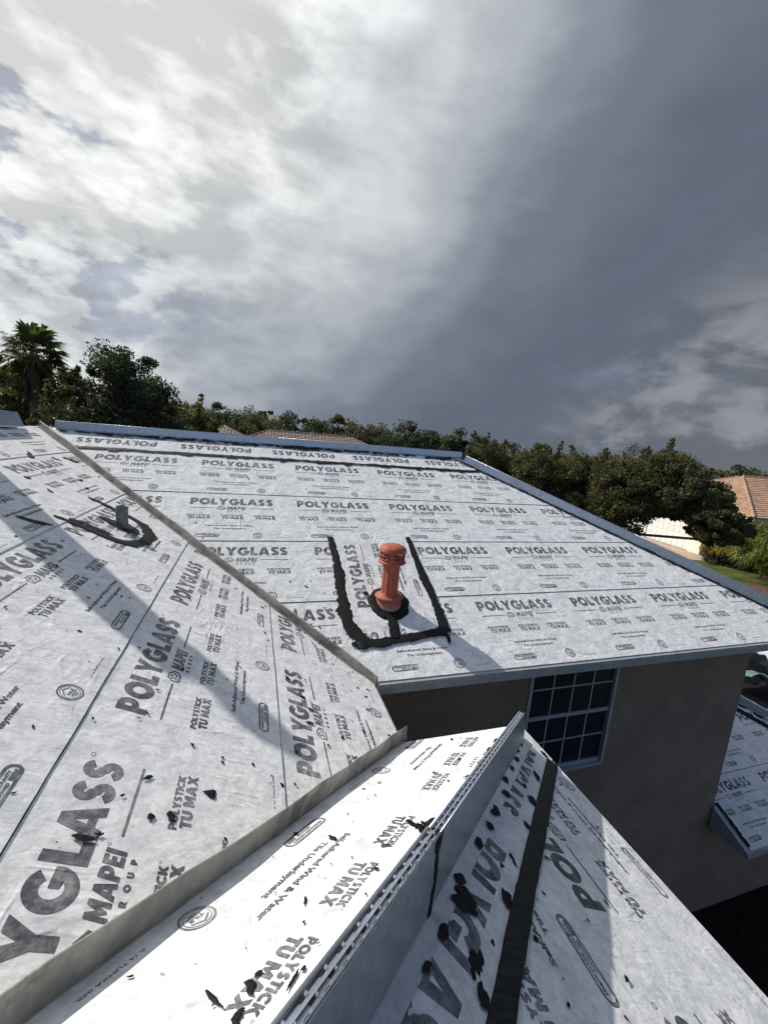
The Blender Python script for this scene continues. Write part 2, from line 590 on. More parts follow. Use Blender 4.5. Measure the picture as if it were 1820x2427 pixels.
def font(txt, bold=.02):
    cu = bpy.data.curves.new('tmp', 'FONT')
    cu.body = txt
    cu.resolution_u = 2
    cu.offset = bold
    o = bpy.data.objects.new('tmp', cu)
    me = o.to_mesh()
    me.calc_loop_triangles()
    v = np.array([x.co[:2] for x in me.vertices])
    f = [tuple(t_.vertices) for t_ in me.loop_triangles]
    o.to_mesh_clear()
    bpy.data.objects.remove(o)
    bpy.data.curves.remove(cu)
    return v, f


GM = {k: (fill(p_), w_) for k, (p_, w_) in GL.items()}


class Art:
    def __init__(s):
        s.v = np.zeros((0, 2))
        s.f = []

    def put(s, v, f, x=0., y=0., sx=1., sy=1., shear=0.):
        b = len(s.v)
        q = np.column_stack((x + v[:, 0] * sx + v[:, 1] * shear * sy, y + v[:, 1] * sy))
        s.v = np.vstack((s.v, q))
        s.f += [tuple(b + i for i in t_) for t_ in f]

    def word(s, txt, x0, x1, y, h_, gap=.06, shear=0.):
        tot = sum((GM[ch][1] if ch != ' ' else .30) for ch in txt) + gap * (len(txt) - 1)
        k = (x1 - x0) / tot
        x = x0
        for ch in txt:
            if ch == ' ':
                x += (.30 + gap) * k
                continue
            (v, f), w_ = GM[ch]
            s.put(v, f, x, y, k, h_, shear)
            x += (w_ + gap) * k

    def text(s, txt, x0, x1, y, h_, bold=.02):
        v, f = font(txt, bold)
        k = (x1 - x0) / (v[:, 0].max() - v[:, 0].min())
        s.put(v - [v[:, 0].min(), 0], f, x0, y, k, h_ / .72)

    def poly(s, polys):
        v, f = fill(polys)
        s.put(v, f)


def ringpoly(cx, cy, rx, ry, w, n=32):
    return [arc(cx, cy, rx, ry, 0, 360 - 360 / n, n - 1), arc(cx, cy, rx - w, ry - w, 0, 360 - 360 / n, n - 1)]


def stadium(x0, x1, y0, y1, n=10):
    r = (y1 - y0) / 2
    cy = (y0 + y1) / 2
    return arc(x1 - r, cy, r, r, -90, 90, n) + arc(x0 + r, cy, r, r, 90, 270, n)


def rect(x0, x1, y0, y1):
    return [(x0, y0), (x1, y0), (x1, y1), (x0, y1)]


def make_tile():
    A = Art()
    A.word('POLYGLASS', 0, .955, .683, .132)
    A.poly(ringpoly(.972, .806, .009, .009, .002, 14))
    A.poly([rect(0.0, .285, .611, .620)])
    A.poly([rect(.672, .957, .611, .620)])
    # logo: rounded block outline with a figure inside
    lg = [(.308, .586), (.372, .582), (.398, .600), (.404, .624), (.372, .650), (.330, .652), (.318, .632), (.304, .628)]
    cxl = sum(q[0] for q in lg) / 8
    cyl = sum(q[1] for q in lg) / 8
    A.poly([lg, [(cxl + (x - cxl) * .80, cyl + (y - cyl) * .78) for x, y in lg]])
    A.poly([stroke([(.325, .600), (.340, .612), (.332, .626), (.348, .636), (.362, .626)], .008)])
    A.poly([stroke([(.350, .602), (.368, .608), (.380, .622)], .008)])
    A.word('MAPEI', .420, .622, .585, .064, .07, .14)
    A.poly(ringpoly(.642, .646, .006, .006, .0016, 10))
    for i, ch in enumerate('GROUP'):
        (v, f), w_ = GM[ch]
        A.put(v, f, .424 + i * .041, .548, .021, .021)
    for x in (0.0, .362, .728):
        A.word('POLYSTICK', x + .0, x + .238, .452, .030, .07, .0)
        A.word('TU MAX', x + .012, x + .248, .402, .042, .07, .0)
        A.poly(ringpoly(x + .246, .480, .004, .004, .001, 8))
    A.text('Self-Adhered Wind & Water', .205, .725, .266, .023, .035)
    A.text('Tile Underlayment', .290, .640, .216, .023, .035)
    # county approval pill
    A.poly([stadium(.118, .365, .074, .132), stadium(.129, .354, .084, .122)])
    A.poly([rect(.300, .346, .086, .1015)])
    A.text('MIAMI-DADE COUNTY', .145, .338, .1055, .0110, .045)
    A.text('APPROVED', .200, .290, .0890, .0100, .045)
    # round seal
    A.poly(ringpoly(.772, .100, .052, .052, .007))
    A.poly(ringpoly(.772, .100, .040, .040, .0022))
    A.poly([[(.742, .108), (.772, .128), (.802, .108), (.802, .113), (.772, .134), (.742, .113)]])
    A.text('TILE', .748, .797, .092, .013, .03)
    A.poly([rect(.750, .795, .083, .087)])
    A.text('UL', .760, .786, .071, .009, .03)
    A.text('A 14 TUMXA 09R', .905, 1.075, .060, .011, .0)
    return A


TILE = make_tile()
SMALL = TILE


def clip_uv(v2, faces, poly):
    """clip a flat 2-D mesh to a convex polygon (counter-clockwise)"""
    bm = bmesh.new()
    vs = [bm.verts.new((x, y, 0)) for x, y in v2]
    for f in faces:
        try:
            bm.faces.new([vs[i] for i in f])
        except ValueError:
            pass
    n = len(poly)
    for i in range(n):
        a, b = poly[i], poly[(i + 1) % n]
        nx, ny = (b[1] - a[1]), -(b[0] - a[0])
        bmesh.ops.bisect_plane(bm, geom=bm.verts[:] + bm.edges[:] + bm.faces[:], dist=1e-6, plane_co=(a[0], a[1], 0), plane_no=(nx, ny, 0), clear_outer=True)
    bm.verts.index_update()
    V = np.array([v.co[:2] for v in bm.verts]) if bm.verts else np.zeros((0, 2))
    Fc = [tuple(v.index for v in f.verts) for f in bm.faces]
    bm.free()
    return V, Fc


def inset(poly, d):
    """shrink a convex CCW polygon by d"""
    n = len(poly)
    lines = []
    for i in range(n):
        a, b = np.array(poly[i], float), np.array(poly[(i + 1) % n], float)
        t_ = (b - a) / np.linalg.norm(b - a)
        nn = np.array((-t_[1], t_[0]))
        lines.append((a + nn * d, t_))
    out_ = []
    for i in range(n):
        (p0, d0), (p1, d1) = lines[i - 1], lines[i]
        A_ = np.array((d0, -d1)).T
        try:
            k = np.linalg.solve(A_, p1 - p0)
            out_.append(tuple(p0 + d0 * k[0]))
        except np.linalg.LinAlgError:
            out_.append(tuple(p1))
    return out_


def sheet(fr, poly, lift, vlow, vhigh, tile_u=None, tile_v=0.0, flip=None, name='underlayment_sheet', parent=None, seam=True, thick=.003, noise_edge=0, label=None, urange=None):
    """one strip of underlayment: poly in frame (u,v) CCW; lift(v) height above the deck; print tiles start at tile_u + k*1.25"""
    parent = parent or house
    n = len(poly)
    u = [q[0] for q in poly]
    v = [q[1] for q in poly]
    hh = [lift(q) for q in v]
    top = fr.arr(u, v, hh)
    bot = fr.arr(u, v, [x - thick for x in hh])
    faces = [tuple(range(n)), tuple(reversed(range(n, 2 * n)))] + [(i, n + i, n + (i + 1) % n, (i + 1) % n)[::-1] for i in range(n)]
    o = meshobj(name, np.vstack((top, bot)), faces, M_SHEET, parent, label=label)
    if tile_u is not None:
        V = np.zeros((0, 2))
        Fc = []
        umin, umax = urange or (min(u), max(u))
        if flip is None:
            k0 = math.floor((umin - tile_u - 1.2) / 1.25)
            k1 = math.ceil((umax - tile_u) / 1.25)
            for k in range(k0, k1 + 1):
                b = len(V)
                V = np.vstack((V, TILE.v + [tile_u + 1.25 * k, tile_v]))
                Fc += [tuple(b + i for i in t_) for t_ in TILE.f]
        else:
            k0 = math.floor((tile_u - umax - 1.2) / 1.25)
            k1 = math.ceil((tile_u - umin) / 1.25)
            for k in range(k0, k1 + 1):
                b = len(V)
                V = np.vstack((V, np.column_stack((tile_u - 1.25 * k - TILE.v[:, 0], tile_v - TILE.v[:, 1]))))
                Fc += [tuple(b + i for i in t_) for t_ in TILE.f]
        V, Fc = clip_uv(V, Fc, inset(poly, .004))
        if len(V):
            Hh = [lift(q) + .0011 for q in V[:, 1]]
            tag(meshobj('printed_lettering', fr.arr(V[:, 0], V[:, 1], Hh), Fc, M_INK, o), kind='stuff')
    if seam:
        # bead of bitumen squeezed out along the low edge
        e0, e1 = [q for q in poly if abs(q[1] - vlow) < 1e-6][:2]
        a, b = min(e0[0], e1[0]), max(e0[0], e1[0])
        L_ = max(2, int((b - a) / .04))
        us = np.linspace(a, b, L_ + 1)
        wob = np.cumsum(rng.normal(0, .0006, L_ + 1))
        wob -= np.linspace(wob[0], wob[-1], L_ + 1)
        g = G()
        wd = .0028 + .0022 * rng.random(L_ + 1)
        hz = lift(vlow)
        ring = []
        for i in range(L_ + 1):
            v0 = vlow + wob[i]
            ring += [fr.p(us[i], v0 - wd[i], .0012), fr.p(us[i], v0 - wd[i] * .3, hz * .8 + .001), fr.p(us[i], v0 + .0012, hz + .0012), fr.p(us[i], v0 + .0018, 0)]
        fs = []
        for i in range(L_):
            for k in range(3):
                fs.append((i * 4 + k, (i + 1) * 4 + k, (i + 1) * 4 + k + 1, i * 4 + k + 1))
        g.add(ring, fs)
        g.obj('lap_seam', M_SEAM, o)
    return o


def course_lift(v0, v1, base=.002, up=.005):
    return lambda v: base + up * max(0.0, min(1.0, (v1 - v) / (v1 - v0)))


# ---- main roof, facing the camera
def trapM(v0, v1):
    r0, r1 = v0 / SL, v1 / SL
    return [(XC - r0, v0), (XH - r0, v0), (XH - r1, v1), (XC - r1, v1)]


MC = [0, .912, 1.823, 2.733, 3.80]
for i, (tu, tv) in enumerate(((1.08, 0.0), (.678, .905), (.541, 1.812), (.577, 2.722))):
    v0, v1 = MC[i], MC[i + 1]
    sheet(FM, trapM(v0, v1), course_lift(v0, v1), v0, v1, tu, tv, seam=i > 0)
VT = TR * SL
capM = trapM(3.69, VT - .01)
sheet(FM, capM, lambda v: .012, 3.69, VT, -.042, 4.62, flip=True, seam=False, label='ridge cap strip of underlayment with its print upside down')


# ---- left wing, facing right
def quadL(v0, v1):
    r0, r1 = v0 / SL, v1 / SL
    return [(YB - r0, v0), (Y0 + r0, v0), (Y0 + r1, v1), (YB - r1, v1)]


LC = [0, .924, 1.82, 2.672, 3.552, VT]
for i, (tu, tv) in enumerate(((1.79, .03), (1.888, .915), (1.126, 1.815), (.71, 2.645), (.30, 3.53))):
    v0, v1 = LC[i], LC[i + 1]
    sheet(FL, quadL(v0, v1), course_lift(v0, v1), v0, v1, tu, tv, seam=i > 0)

# ---- strip between valley and hip (sheet laid along the valley)
HB = (XR - XC) * FB.v[0]
HU = (XR - XC) * FB.u[0]
polyB = [(0, 0), (4.8, 0), (4.8, HB), (HU, HB)]
sheet(FB, polyB, lambda v: .004, 0, HB, 1.015, 0.0, seam=False)

# ---- near right slope
RT = 3.2
for i, (tu, tv) in enumerate(((.95, .0), (.54, .905), (.2, 1.81))):
    v0 = (0, .905, 1.81)[i]
    v1 = (.905, 1.81, RT * SL)[i]
    poly = [(-5, v0), (YB - v0 / SL, v0), (YB - v1 / SL, v1), (-5, v1)]
    sheet(FR, poly, course_lift(v0, v1), v0, v1, tu, tv, seam=False, urange=(-2.5, YB))
# cap sheet along the hip, cut off at the eaves
u_e = -(FH.v[0] * .262) / FH.u[0]
polyH = [(0.02, 0.0), (4.8, 0.0), (4.8, .262), (u_e + .01, .262)]
sheet(FH, polyH, lambda v: .013, 0, .262, 1.63, -.655, seam=False, label='hip cap strip of underlayment along the metal channel')

# ---- roof decks under everything, and the slopes that face away
dk = G()


def slab(g, pts, th=.05):
    n = len(pts)
    a = [np.array(q, float) - (0, 0, .004) for q in pts]
    b = [q - (0, 0, th) for q in a]
    g.add(a + b, [tuple(range(n)), tuple(reversed(range(n, 2 * n)))] + [((i + 1) % n, i, n + i, n + (i + 1) % n) for i in range(n)])


slab(dk, [(XC, Y0, ZE), (XH, Y0, ZE), (XH - TR, RY, ZR), (RX, RY, ZR)])
slab(dk, [(XC, YB, ZE), (XC, Y0, ZE), (RX, RY, ZR), (RX, YB - TR, ZR)])
slab(dk, [(XC, YB, ZE), (XC - RT, YB - RT, ZE + PT * RT), (XR - RT, YB - RT, ZE + PT * RT), (XR, YB, ZE)])
slab(dk, [(XR, YB, ZE), (XR - RT, YB - RT, ZE + PT * RT), (XR - RT, -5, ZE + PT * RT), (XR, -5, ZE)])
dk.obj('roof_deck', M_DECK, house)
bk = G()
XW = RX - TR
slab(bk, [(RX, RY, ZR), (XH - TR, RY, ZR), (XH, RY + TR, ZE), (XW, RY + TR, ZE)])
slab(bk, [(XH, Y0, ZE), (XH, RY + TR, ZE), (XH - TR, RY, ZR)])
slab(bk, [(RX, RY, ZR), (XW, RY + TR, ZE), (XW, -5, ZE), (RX, -5, ZR)])
slab(bk, [(RX, YB - TR, ZR), (XC - RT, YB - RT, ZE + PT * RT), (XR - RT, YB - RT, ZE + PT * RT), (XR - RT, -5, ZE + PT * RT), (RX, -5, ZR)])
bk.obj('back_slope', M_SHEET, house)


# ---- eaves: fascia boards, drip edges, soffits
def fascia(x0, y0, x1, y1, nx, ny):
    g = G()
    t_ = .02
    a = np.array((x0, y0, 0.0))
    b = np.array((x1, y1, 0.0))
    n = np.array((nx, ny, 0.0))
    lo, hi = ZE - .105, ZE - .012
    q = [a + n * .0, b + n * .0, b + n * t_, a + n * t_]
    g.hexa([p_ + (0, 0, lo) for p_ in q] + [p_ + (0, 0, hi) for p_ in q])
    return g.obj('fascia_board', M_FASCIA, house)


def drip(x0, y0, x1, y1, nx, ny):
    g = G()
    a = np.array((x0, y0, 0.0))
    b = np.array((x1, y1, 0.0))
    n = np.array((nx, ny, 0.0))
    q = [a - n * .03, b - n * .03, b + n * .030, a + n * .030]
    g.hexa([p_ + (0, 0, ZE - .0105) for p_ in q] + [p_ + (0, 0, ZE - .0005 - (.012 if i in (2, 3) else -.012)) for i, p_ in enumerate(q)])
    q = [a + n * .024, b + n * .024, b + n * .030, a + n * .030]
    g.hexa([p_ + (0, 0, ZE - .050) for p_ in q] + [p_ + (0, 0, ZE - .0125) for p_ in q])
    return g.obj('drip_edge', M_FASCIA, house)


for a in ((XC - .01, Y0, XH, Y0, 0, -1), (XC, YB, XC, Y0 - .02, 1, 0), (XC + .02, YB, XR, YB, 0, 1), (XR, -5, XR, YB, 1, 0), (XH, Y0, XH, RY + TR, 1, 0)):
    fascia(*a)
drip(XC + .02, Y0, XH + .02, Y0, 0, -1)
OV = .5235
WY = Y0 + OV
WX = XH - .49
so = G()
so.box((XC - OV, Y0, ZE - .125), (XH, WY, ZE - .105))
so.box((XC - OV, YB + .001, ZE - .125), (XC, Y0 - .001, ZE - .105))
so.box((XC - OV, YB - OV, ZE - .125), (XR, YB, ZE - .105))
so.box((XR - OV, -5, ZE - .125), (XR, YB - OV - .001, ZE - .105))
so.box((WX, WY + .001, ZE - .125), (XH, RY + TR, ZE - .105))
so.obj('soffit', M_FASCIA, house)

# ---- walls
WTOP = ZE - .126
wx0, wx1, wz0, wz1 = 3.046, 4.332, -3.81, -2.27


def wallbox(a, b, name='wall', mat=None):
    return G().box(a, b).obj(name, mat or M_STUCCO, house)


g = G()
X0w, ZB = XC - OV, -5.19
for (xa, xb, za, zb) in ((X0w, wx0, ZB, WTOP), (wx1, WX, ZB, WTOP), (wx0, wx1, ZB, wz0), (wx0, wx1, wz1, WTOP)):
    g.box((xa, WY, za), (xb, WY + .2, zb))
g.obj('wall', M_STUCCO, house)
wallbox((X0w, WY + .012, GZ), (WX - .012, WY + .2, ZB - .001), 'lower_wall')
wallbox((WX - .2, WY + .201, GZ), (WX, RY + TR - .5, WTOP))
wallbox((X0w - .2, YB - OV + .0, GZ), (X0w, WY, WTOP))
wallbox((X0w, YB - OV - .2, GZ), (XR - OV, YB - OV, WTOP))
wallbox((XR - OV - .2, -5, GZ), (XR - OV, YB - OV - .201, WTOP))

# ---- window: frame, sashes, muntins, panes
win = G()
f0, f1 = WY - .012, WY + .06
fw_ = .043
win.box((wx0, f0, wz0), (wx0 + fw_, f1, wz1)).box((wx1 - fw_, f0, wz0), (wx1, f1, wz1))
win.box((wx0 + fw_, f0, wz1 - fw_), (wx1 - fw_, f1, wz1)).box((wx0 + fw_, f0 - .01, wz0), (wx1 - fw_, f1, wz0 + .03))
window = win.obj('window', M_WHITE, house, label='sixteen pane sash window in the shaded wall')
ix0, ix1 = wx0 + fw_, wx1 - fw_
rows = ((-2.322, -2.668), (-2.686, -3.022), (-3.072, -3.388), (-3.404, -3.735))
G().box((ix0, WY + .012, -3.070), (ix1, WY + .05, -3.024)).obj('meeting_rail', M_WHITE, window)
G().box((ix0, WY + .022, -3.779), (ix1, WY + .05, -3.737)).obj('bottom_rail', M_WHITE, window)
xs = np.linspace(ix0 + .018, ix1 - .018, 5)
for k in (1, 2, 3):
    for za, zb, yy in ((-3.0235, -2.315, WY + .016), (-3.7365, -3.0705, WY + .030)):
        G().box((xs[k] - .0085, yy, za), (xs[k] + .0085, yy + .018, zb)).obj('muntin', M_WHITE, window)
for zc, yy in ((-2.677, WY + .018), (-3.396, WY + .032)):
    for k in range(4):
        a = xs[k] + (.0087 if k else -.017)
        b = xs[k + 1] - (.0087 if k < 3 else -.017)
        G().box((a, yy, zc - .0085), (b, yy + .014, zc + .0085)).obj('muntin', M_WHITE, window)
for r_, (zt, zb) in enumerate(rows):
    yy = WY + (.027 if r_ < 2 else .041)
    for k in range(4):
        G().box((xs[k] - .004 - (.012 if k == 0 else 0), yy, zb - .006), (xs[k + 1] + .004 + (.012 if k == 3 else 0), yy + .004, zt + .006)).obj('pane', M_GLASS, window)
G().box((ix0, WY + .09, wz0), (ix1, WY + .095, wz1)).obj('window_backing', simple('dark_window_backing', (.03, .03, .035), .8, 0, .2, 6), window)  # plain dark sheet closing the opening behind the panes


# ---- sealant helpers
def smear(fr, pts, name='roof_cement', parent=None, mat=None, rag=.25, th=.006, h0=.012, step=.012, nc=7, label=None):
    """brushed band of roof cement; pts = (u, v, width)"""
    P_ = np.array(pts, float)
    seg = np.r_[0, np.cumsum(np.hypot(*np.diff(P_[:, :2], axis=0).T))]
    n = max(4, int(seg[-1] / step))
    s_ = np.linspace(0, seg[-1], n + 1)
    u = np.interp(s_, seg, P_[:, 0])
    v = np.interp(s_, seg, P_[:, 1])
    w = np.interp(s_, seg, P_[:, 2])
    ker = np.ones(9) / 9
    if n > 20:
        up_ = np.r_[[u[0]] * 4, u, [u[-1]] * 4]
        vp_ = np.r_[[v[0]] * 4, v, [v[-1]] * 4]
        u, v = np.convolve(up_, ker, 'valid'), np.convolve(vp_, ker, 'valid')
    du, dv = np.gradient(u), np.gradient(v)
    l = np.hypot(du, dv) + 1e-9
    nu, nv = -dv / l, du / l

    def ragged():
        a = np.convolve(rng.normal(0, 1, n + 9), np.ones(9) / 3, 'valid')[:n + 1] * .55
        b = np.convolve(rng.normal(0, 1, n + 3), np.ones(3) / 1.7, 'valid')[:n + 1] * .45
        return np.clip((a + b) * rag, -.55, .75)
    wl, wr = w / 2 * (1 + ragged()), w / 2 * (1 + ragged())
    endk = np.minimum(1, np.minimum(s_, seg[-1] - s_) / .02 + .25 + .2 * rng.random(n + 1))
    V, F_, cv = [], [], []
    lane = rng.random(nc)
    prof = ((-.22, 0), (.0, .55), (.10, .9), (.5, 1), (.90, .9), (1.0, .55), (1.22, 0))
    nc = len(prof)
    if mat is not None:
        prof = ((-.001, 0), (.0, .55), (.10, .9), (.5, 1), (.90, .9), (1.0, .55), (1.001, 0))
    brk = np.interp(s_, np.linspace(0, seg[-1], max(3, int(seg[-1] / .06))), .78 + .3 * rng.random(max(3, int(seg[-1] / .06))))
    for i in range(n + 1):
        fade = min(1.0, min(s_[i], seg[-1] - s_[i]) / .05 + .35)
        for k in range(nc):
            f_, cvk = prof[k]
            off = (-wr[i] * (1 - f_) + wl[i] * f_)
            hh = h0 - (.004 if k in (0, nc - 1) else .0015 if k in (1, nc - 2) else 0) + (0 if k in (0, nc - 1) else th * (.25 + .45 * lane[k] + .2 * rng.random()))
            V.append(fr.p(u[i] + nu[i] * off, v[i] + nv[i] * off, hh))
            cv.append(cvk * fade * (brk[i] if cvk < 1 else 1.0))
    for i in range(n):
        for k in range(nc - 1):
            F_.append((i * nc + k, (i + 1) * nc + k, (i + 1) * nc + k + 1, i * nc + k + 1))
    return meshobj(name, V, F_, mat or M_TAR, parent or house, smooth=True, label=label, cov=cv)


def blob_verts(fr, u, v, ru, rv, rot=0., th=.003, h0=.008, n=22, rough=.28, seed=None):
    r_ = np.random.default_rng(seed) if seed is not None else rng
    ph = r_.random(5) * 6.28
    V = [fr.p(u, v, h0 + th * .8)]
    for ring, (rr, dh) in enumerate(((.70, th * .6), (1.0, 0.0), (1.28, -.003))):
        for i in range(n):
            a = 2 * pi * i / n
            k = 1 + rough * (.5 * sin(2 * a + ph[0]) + .45 * sin(3 * a + ph[1]) + .35 * sin(5 * a + ph[2]) + .3 * sin(8 * a + ph[3])) + r_.normal(0, rough * .12)
            x, y = cos(a) * ru * rr * k, sin(a) * rv * rr * k
            V.append(fr.p(u + x * cos(rot) - y * sin(rot), v + x * sin(rot) + y * cos(rot), h0 + dh * (.6 + .5 * r_.random())))
    F_ = [(0, 1 + i, 1 + (i + 1) % n) for i in range(n)]
    for q in range(2):
        F_ += [(1 + q * n + i, 1 + (q + 1) * n + i, 1 + (q + 1) * n + (i + 1) % n, 1 + q * n + (i + 1) % n) for i in range(n)]
    return V, F_


def blob_cov(n, cut=1.0):
    return [1.0] + [.95 * cut] * n + [.58 * cut] * n + [0.0] * n


def blob(fr, u, v, ru, rv, rot=0., name='cement_dab', parent=None, **k):
    V, F_ = blob_verts(fr, u, v, ru, rv, rot, **k)
    return meshobj(name, V, F_, M_TAR, parent or house, smooth=True, cov=blob_cov((len(V) - 1) // 3, .9 + .2 * rng.random()))


# ---- standing valley metal
def fin(p0, p1, ht, th, name, foot):
    """upright strip of sheet metal folded along a valley, with its two feet on the slopes"""
    p0 = np.array(p0, float)
    p1 = np.array(p1, float)
    d = (p1 - p0)
    d2 = np.array((d[0], d[1], 0)) / hypot(d[0], d[1])
    n = np.array((-d2[1], d2[0], 0))
    N_ = max(8, int(np.linalg.norm(d) / .12))
    V, F_ = [], []
    for i in range(N_ + 1):
        f_ = i / N_
        c_ = p0 + d * f_
        wb = .004 * sin(f_ * 31 + ht * 40) + .003 * sin(f_ * 77)
        hh = ht * (1 + .05 * sin(f_ * 17) + .02 * sin(f_ * 59))
        up_ = np.array((0, 0, 1.0))
        V += [c_ - n * (th + foot) + up_ * (foot * .46 + .006), c_ - n * th + up_ * .010, c_ - n * (th * .55) + n * wb + up_ * hh, c_ + n * (th * .55) + n * wb + up_ * hh,
              c_ + n * th + up_ * .010, c_ + n * (th + foot) + up_ * (foot * .46 + .006)]
    for i in range(N_):
        for k in range(5):
            a = i * 6 + k
            F_.append((a, a + 1, a + 7, a + 6))
    F_.append((1, 2, 3, 4))
    F_.append(tuple(N_ * 6 + k for k in (4, 3, 2, 1)))
    return meshobj(name, V, F_, M_VALLEY, house)


v1p = fin((XC + .03, Y0 - .03, ZE - .012), (RX + .02, RY - .02, ZR), .078, .016, 'valley_metal', .03)
v2p = fin((XC + .06, YB + .06, ZE - .025), (XC - 3.1, YB - 3.1, ZE + PT * 3.1), .102, .004, 'valley_metal', .006)


# ---- ridge and hip channel metals
# foreground hip channel: right wall base follows the right slope
HA = np.array((1.886, 2.157))
HD = np.array((-.726, -.688))


def hipz(s):
    x = HA[0] + HD[0] * s
    return ZE + PT * (XR - x)


def channel2(s0, s1, ht, hw_):
    """foreground channel, built from its own right-hand base line"""
    ax3 = np.array((HD[0], HD[1], -PT * HD[0]))
    L_ = np.linalg.norm(ax3)
    ax = ax3 / L_
    up_ = np.array((0, 0, 1.0))
    n = np.array((.688, -.726, 0))            # to the right (over the right slope)
    A0 = np.array((HA[0], HA[1], hipz(0)))

    def at(s, off, z):
        return A0 + ax3 * s + n * off + up_ * z
    rk = .22
    o = None
    for name, a, b, dz_ in (('hip_channel', s0, 1.93, 0.0), ('hip_channel', 1.90, s1, .0035)):
        g = G()
        # right wall
        e = rk if a == s0 else 0.0
        d0 = dz_
        g.hexa([at(a, d0, -.01), at(b, d0, -.01), at(b, d0 + .0016, -.01), at(a, d0 + .0016, -.01), at(a + e, d0, ht + dz_), at(b, d0, ht + dz_), at(b, d0 + .0016, ht + dz_), at(a + e, d0 + .0016, ht + dz_)])
        # left wall down to the left slope
        w2 = -hw_ * 2 - dz_
        g.hexa([at(a, w2, -.06), at(b, w2, -.06), at(b, w2 + .0016, -.06), at(a, w2 + .0016, -.06), at(a + e, w2, ht + dz_ - .004), at(b, w2, ht + dz_ - .004), at(b, w2 + .0016, ht + dz_ - .004), at(a + e, w2 + .0016, ht + dz_ - .004)])
        zt = ht - .009 + dz_
        # right top plate and, a step lower, the left one
        g.hexa([at(a + e, -.0002, zt), at(b, -.0002, zt), at(b, -.014, zt), at(a + e, -.014, zt)] + [at(a + e, -.0002, zt + .0014), at(b, -.0002, zt + .0014), at(b, -.014, zt + .0014), at(a + e, -.014, zt + .0014)])
        g.hexa([at(a + e, -.0142, zt - .001), at(b, -.0142, zt - .001), at(b, w2 + .0018, zt - .001), at(a + e, w2 + .0018, zt - .001)] + [at(a + e, -.0142, zt + .0062), at(b, -.0142, zt + .0062), at(b, w2 + .0018, zt - .004 + .0052), at(a + e, w2 + .0018, zt - .004 + .0052)])
        ob = g.obj(name, M_GALV, house, label='near length of galvanised hip channel' if a != s0 else 'far length of galvanised hip channel with slanted end')
        lip = G()
        lip.tube([at(a + e, .0008, ht + dz_ + .001), at(b, .0008, ht + dz_ + .001)], [.0020, .0020], 8)
        lip.obj('folded_lip', M_GALV, ob, smooth=True)
        roll = G()
        roll.tube([at(a + e, w2 - .003, ht + dz_ - .006), at(b, w2 - .003, ht + dz_ - .006)], [.0055, .0055], 12)
        roll.obj('rolled_lip', M_GALV, ob, smooth=True)
        ft = G()
        # foot on the right slope (falls .346 per unit away from the hip) and on the left slope
        ft.hexa([at(a, .002, .016), at(b, .002, .016), at(b, .052, .016 - .05 * .337), at(a, .052, .016 - .05 * .337)] + [at(a, .002, .0176), at(b, .002, .0176), at(b, .052, .0176 - .05 * .337), at(a, .052, .0176 - .05 * .337)])
        ft.obj('foot_flange', M_GALV, ob)
        k = int((b - a - e) / .052)
        for i in range(k):
            for off, ph, zz in ((-.0032, .55, zt + .0014), (-.0125, .1, zt + .0016), (-.0250, .3, zt + .0030)):
                s = a + e + .015 + (i + ph) * .052
                if s > min(b, 2.9) - .02:
                    continue
                c_ = at(s, off, zz)
                h1 = G()
                h1.box((0, 0, 0), (1, 1, 1))
                h1.v = [tuple(c_ + ax * (x - .5) * .014 + n * (y - .5) * .0046 + up_ * (.0004 + .0012 * z)) for x, y, z in h1.v]
                h1.obj('punched_slot', M_SEAM, ob)
                tb = G()
                tb.box((0, 0, 0), (1, 1, 1))
                tb.v = [tuple(c_ - ax * .0085 + ax * (.0015 * x - .005 * z) + n * (y - .5) * .0046 + up_ * (.0003 + .0045 * z)) for x, y, z in tb.v]
                tb.obj('raised_tab', M_GALV, ob)
        o = o or ob
    return o, at


fg, AT = channel2(.10, 4.3, .262, .0135)


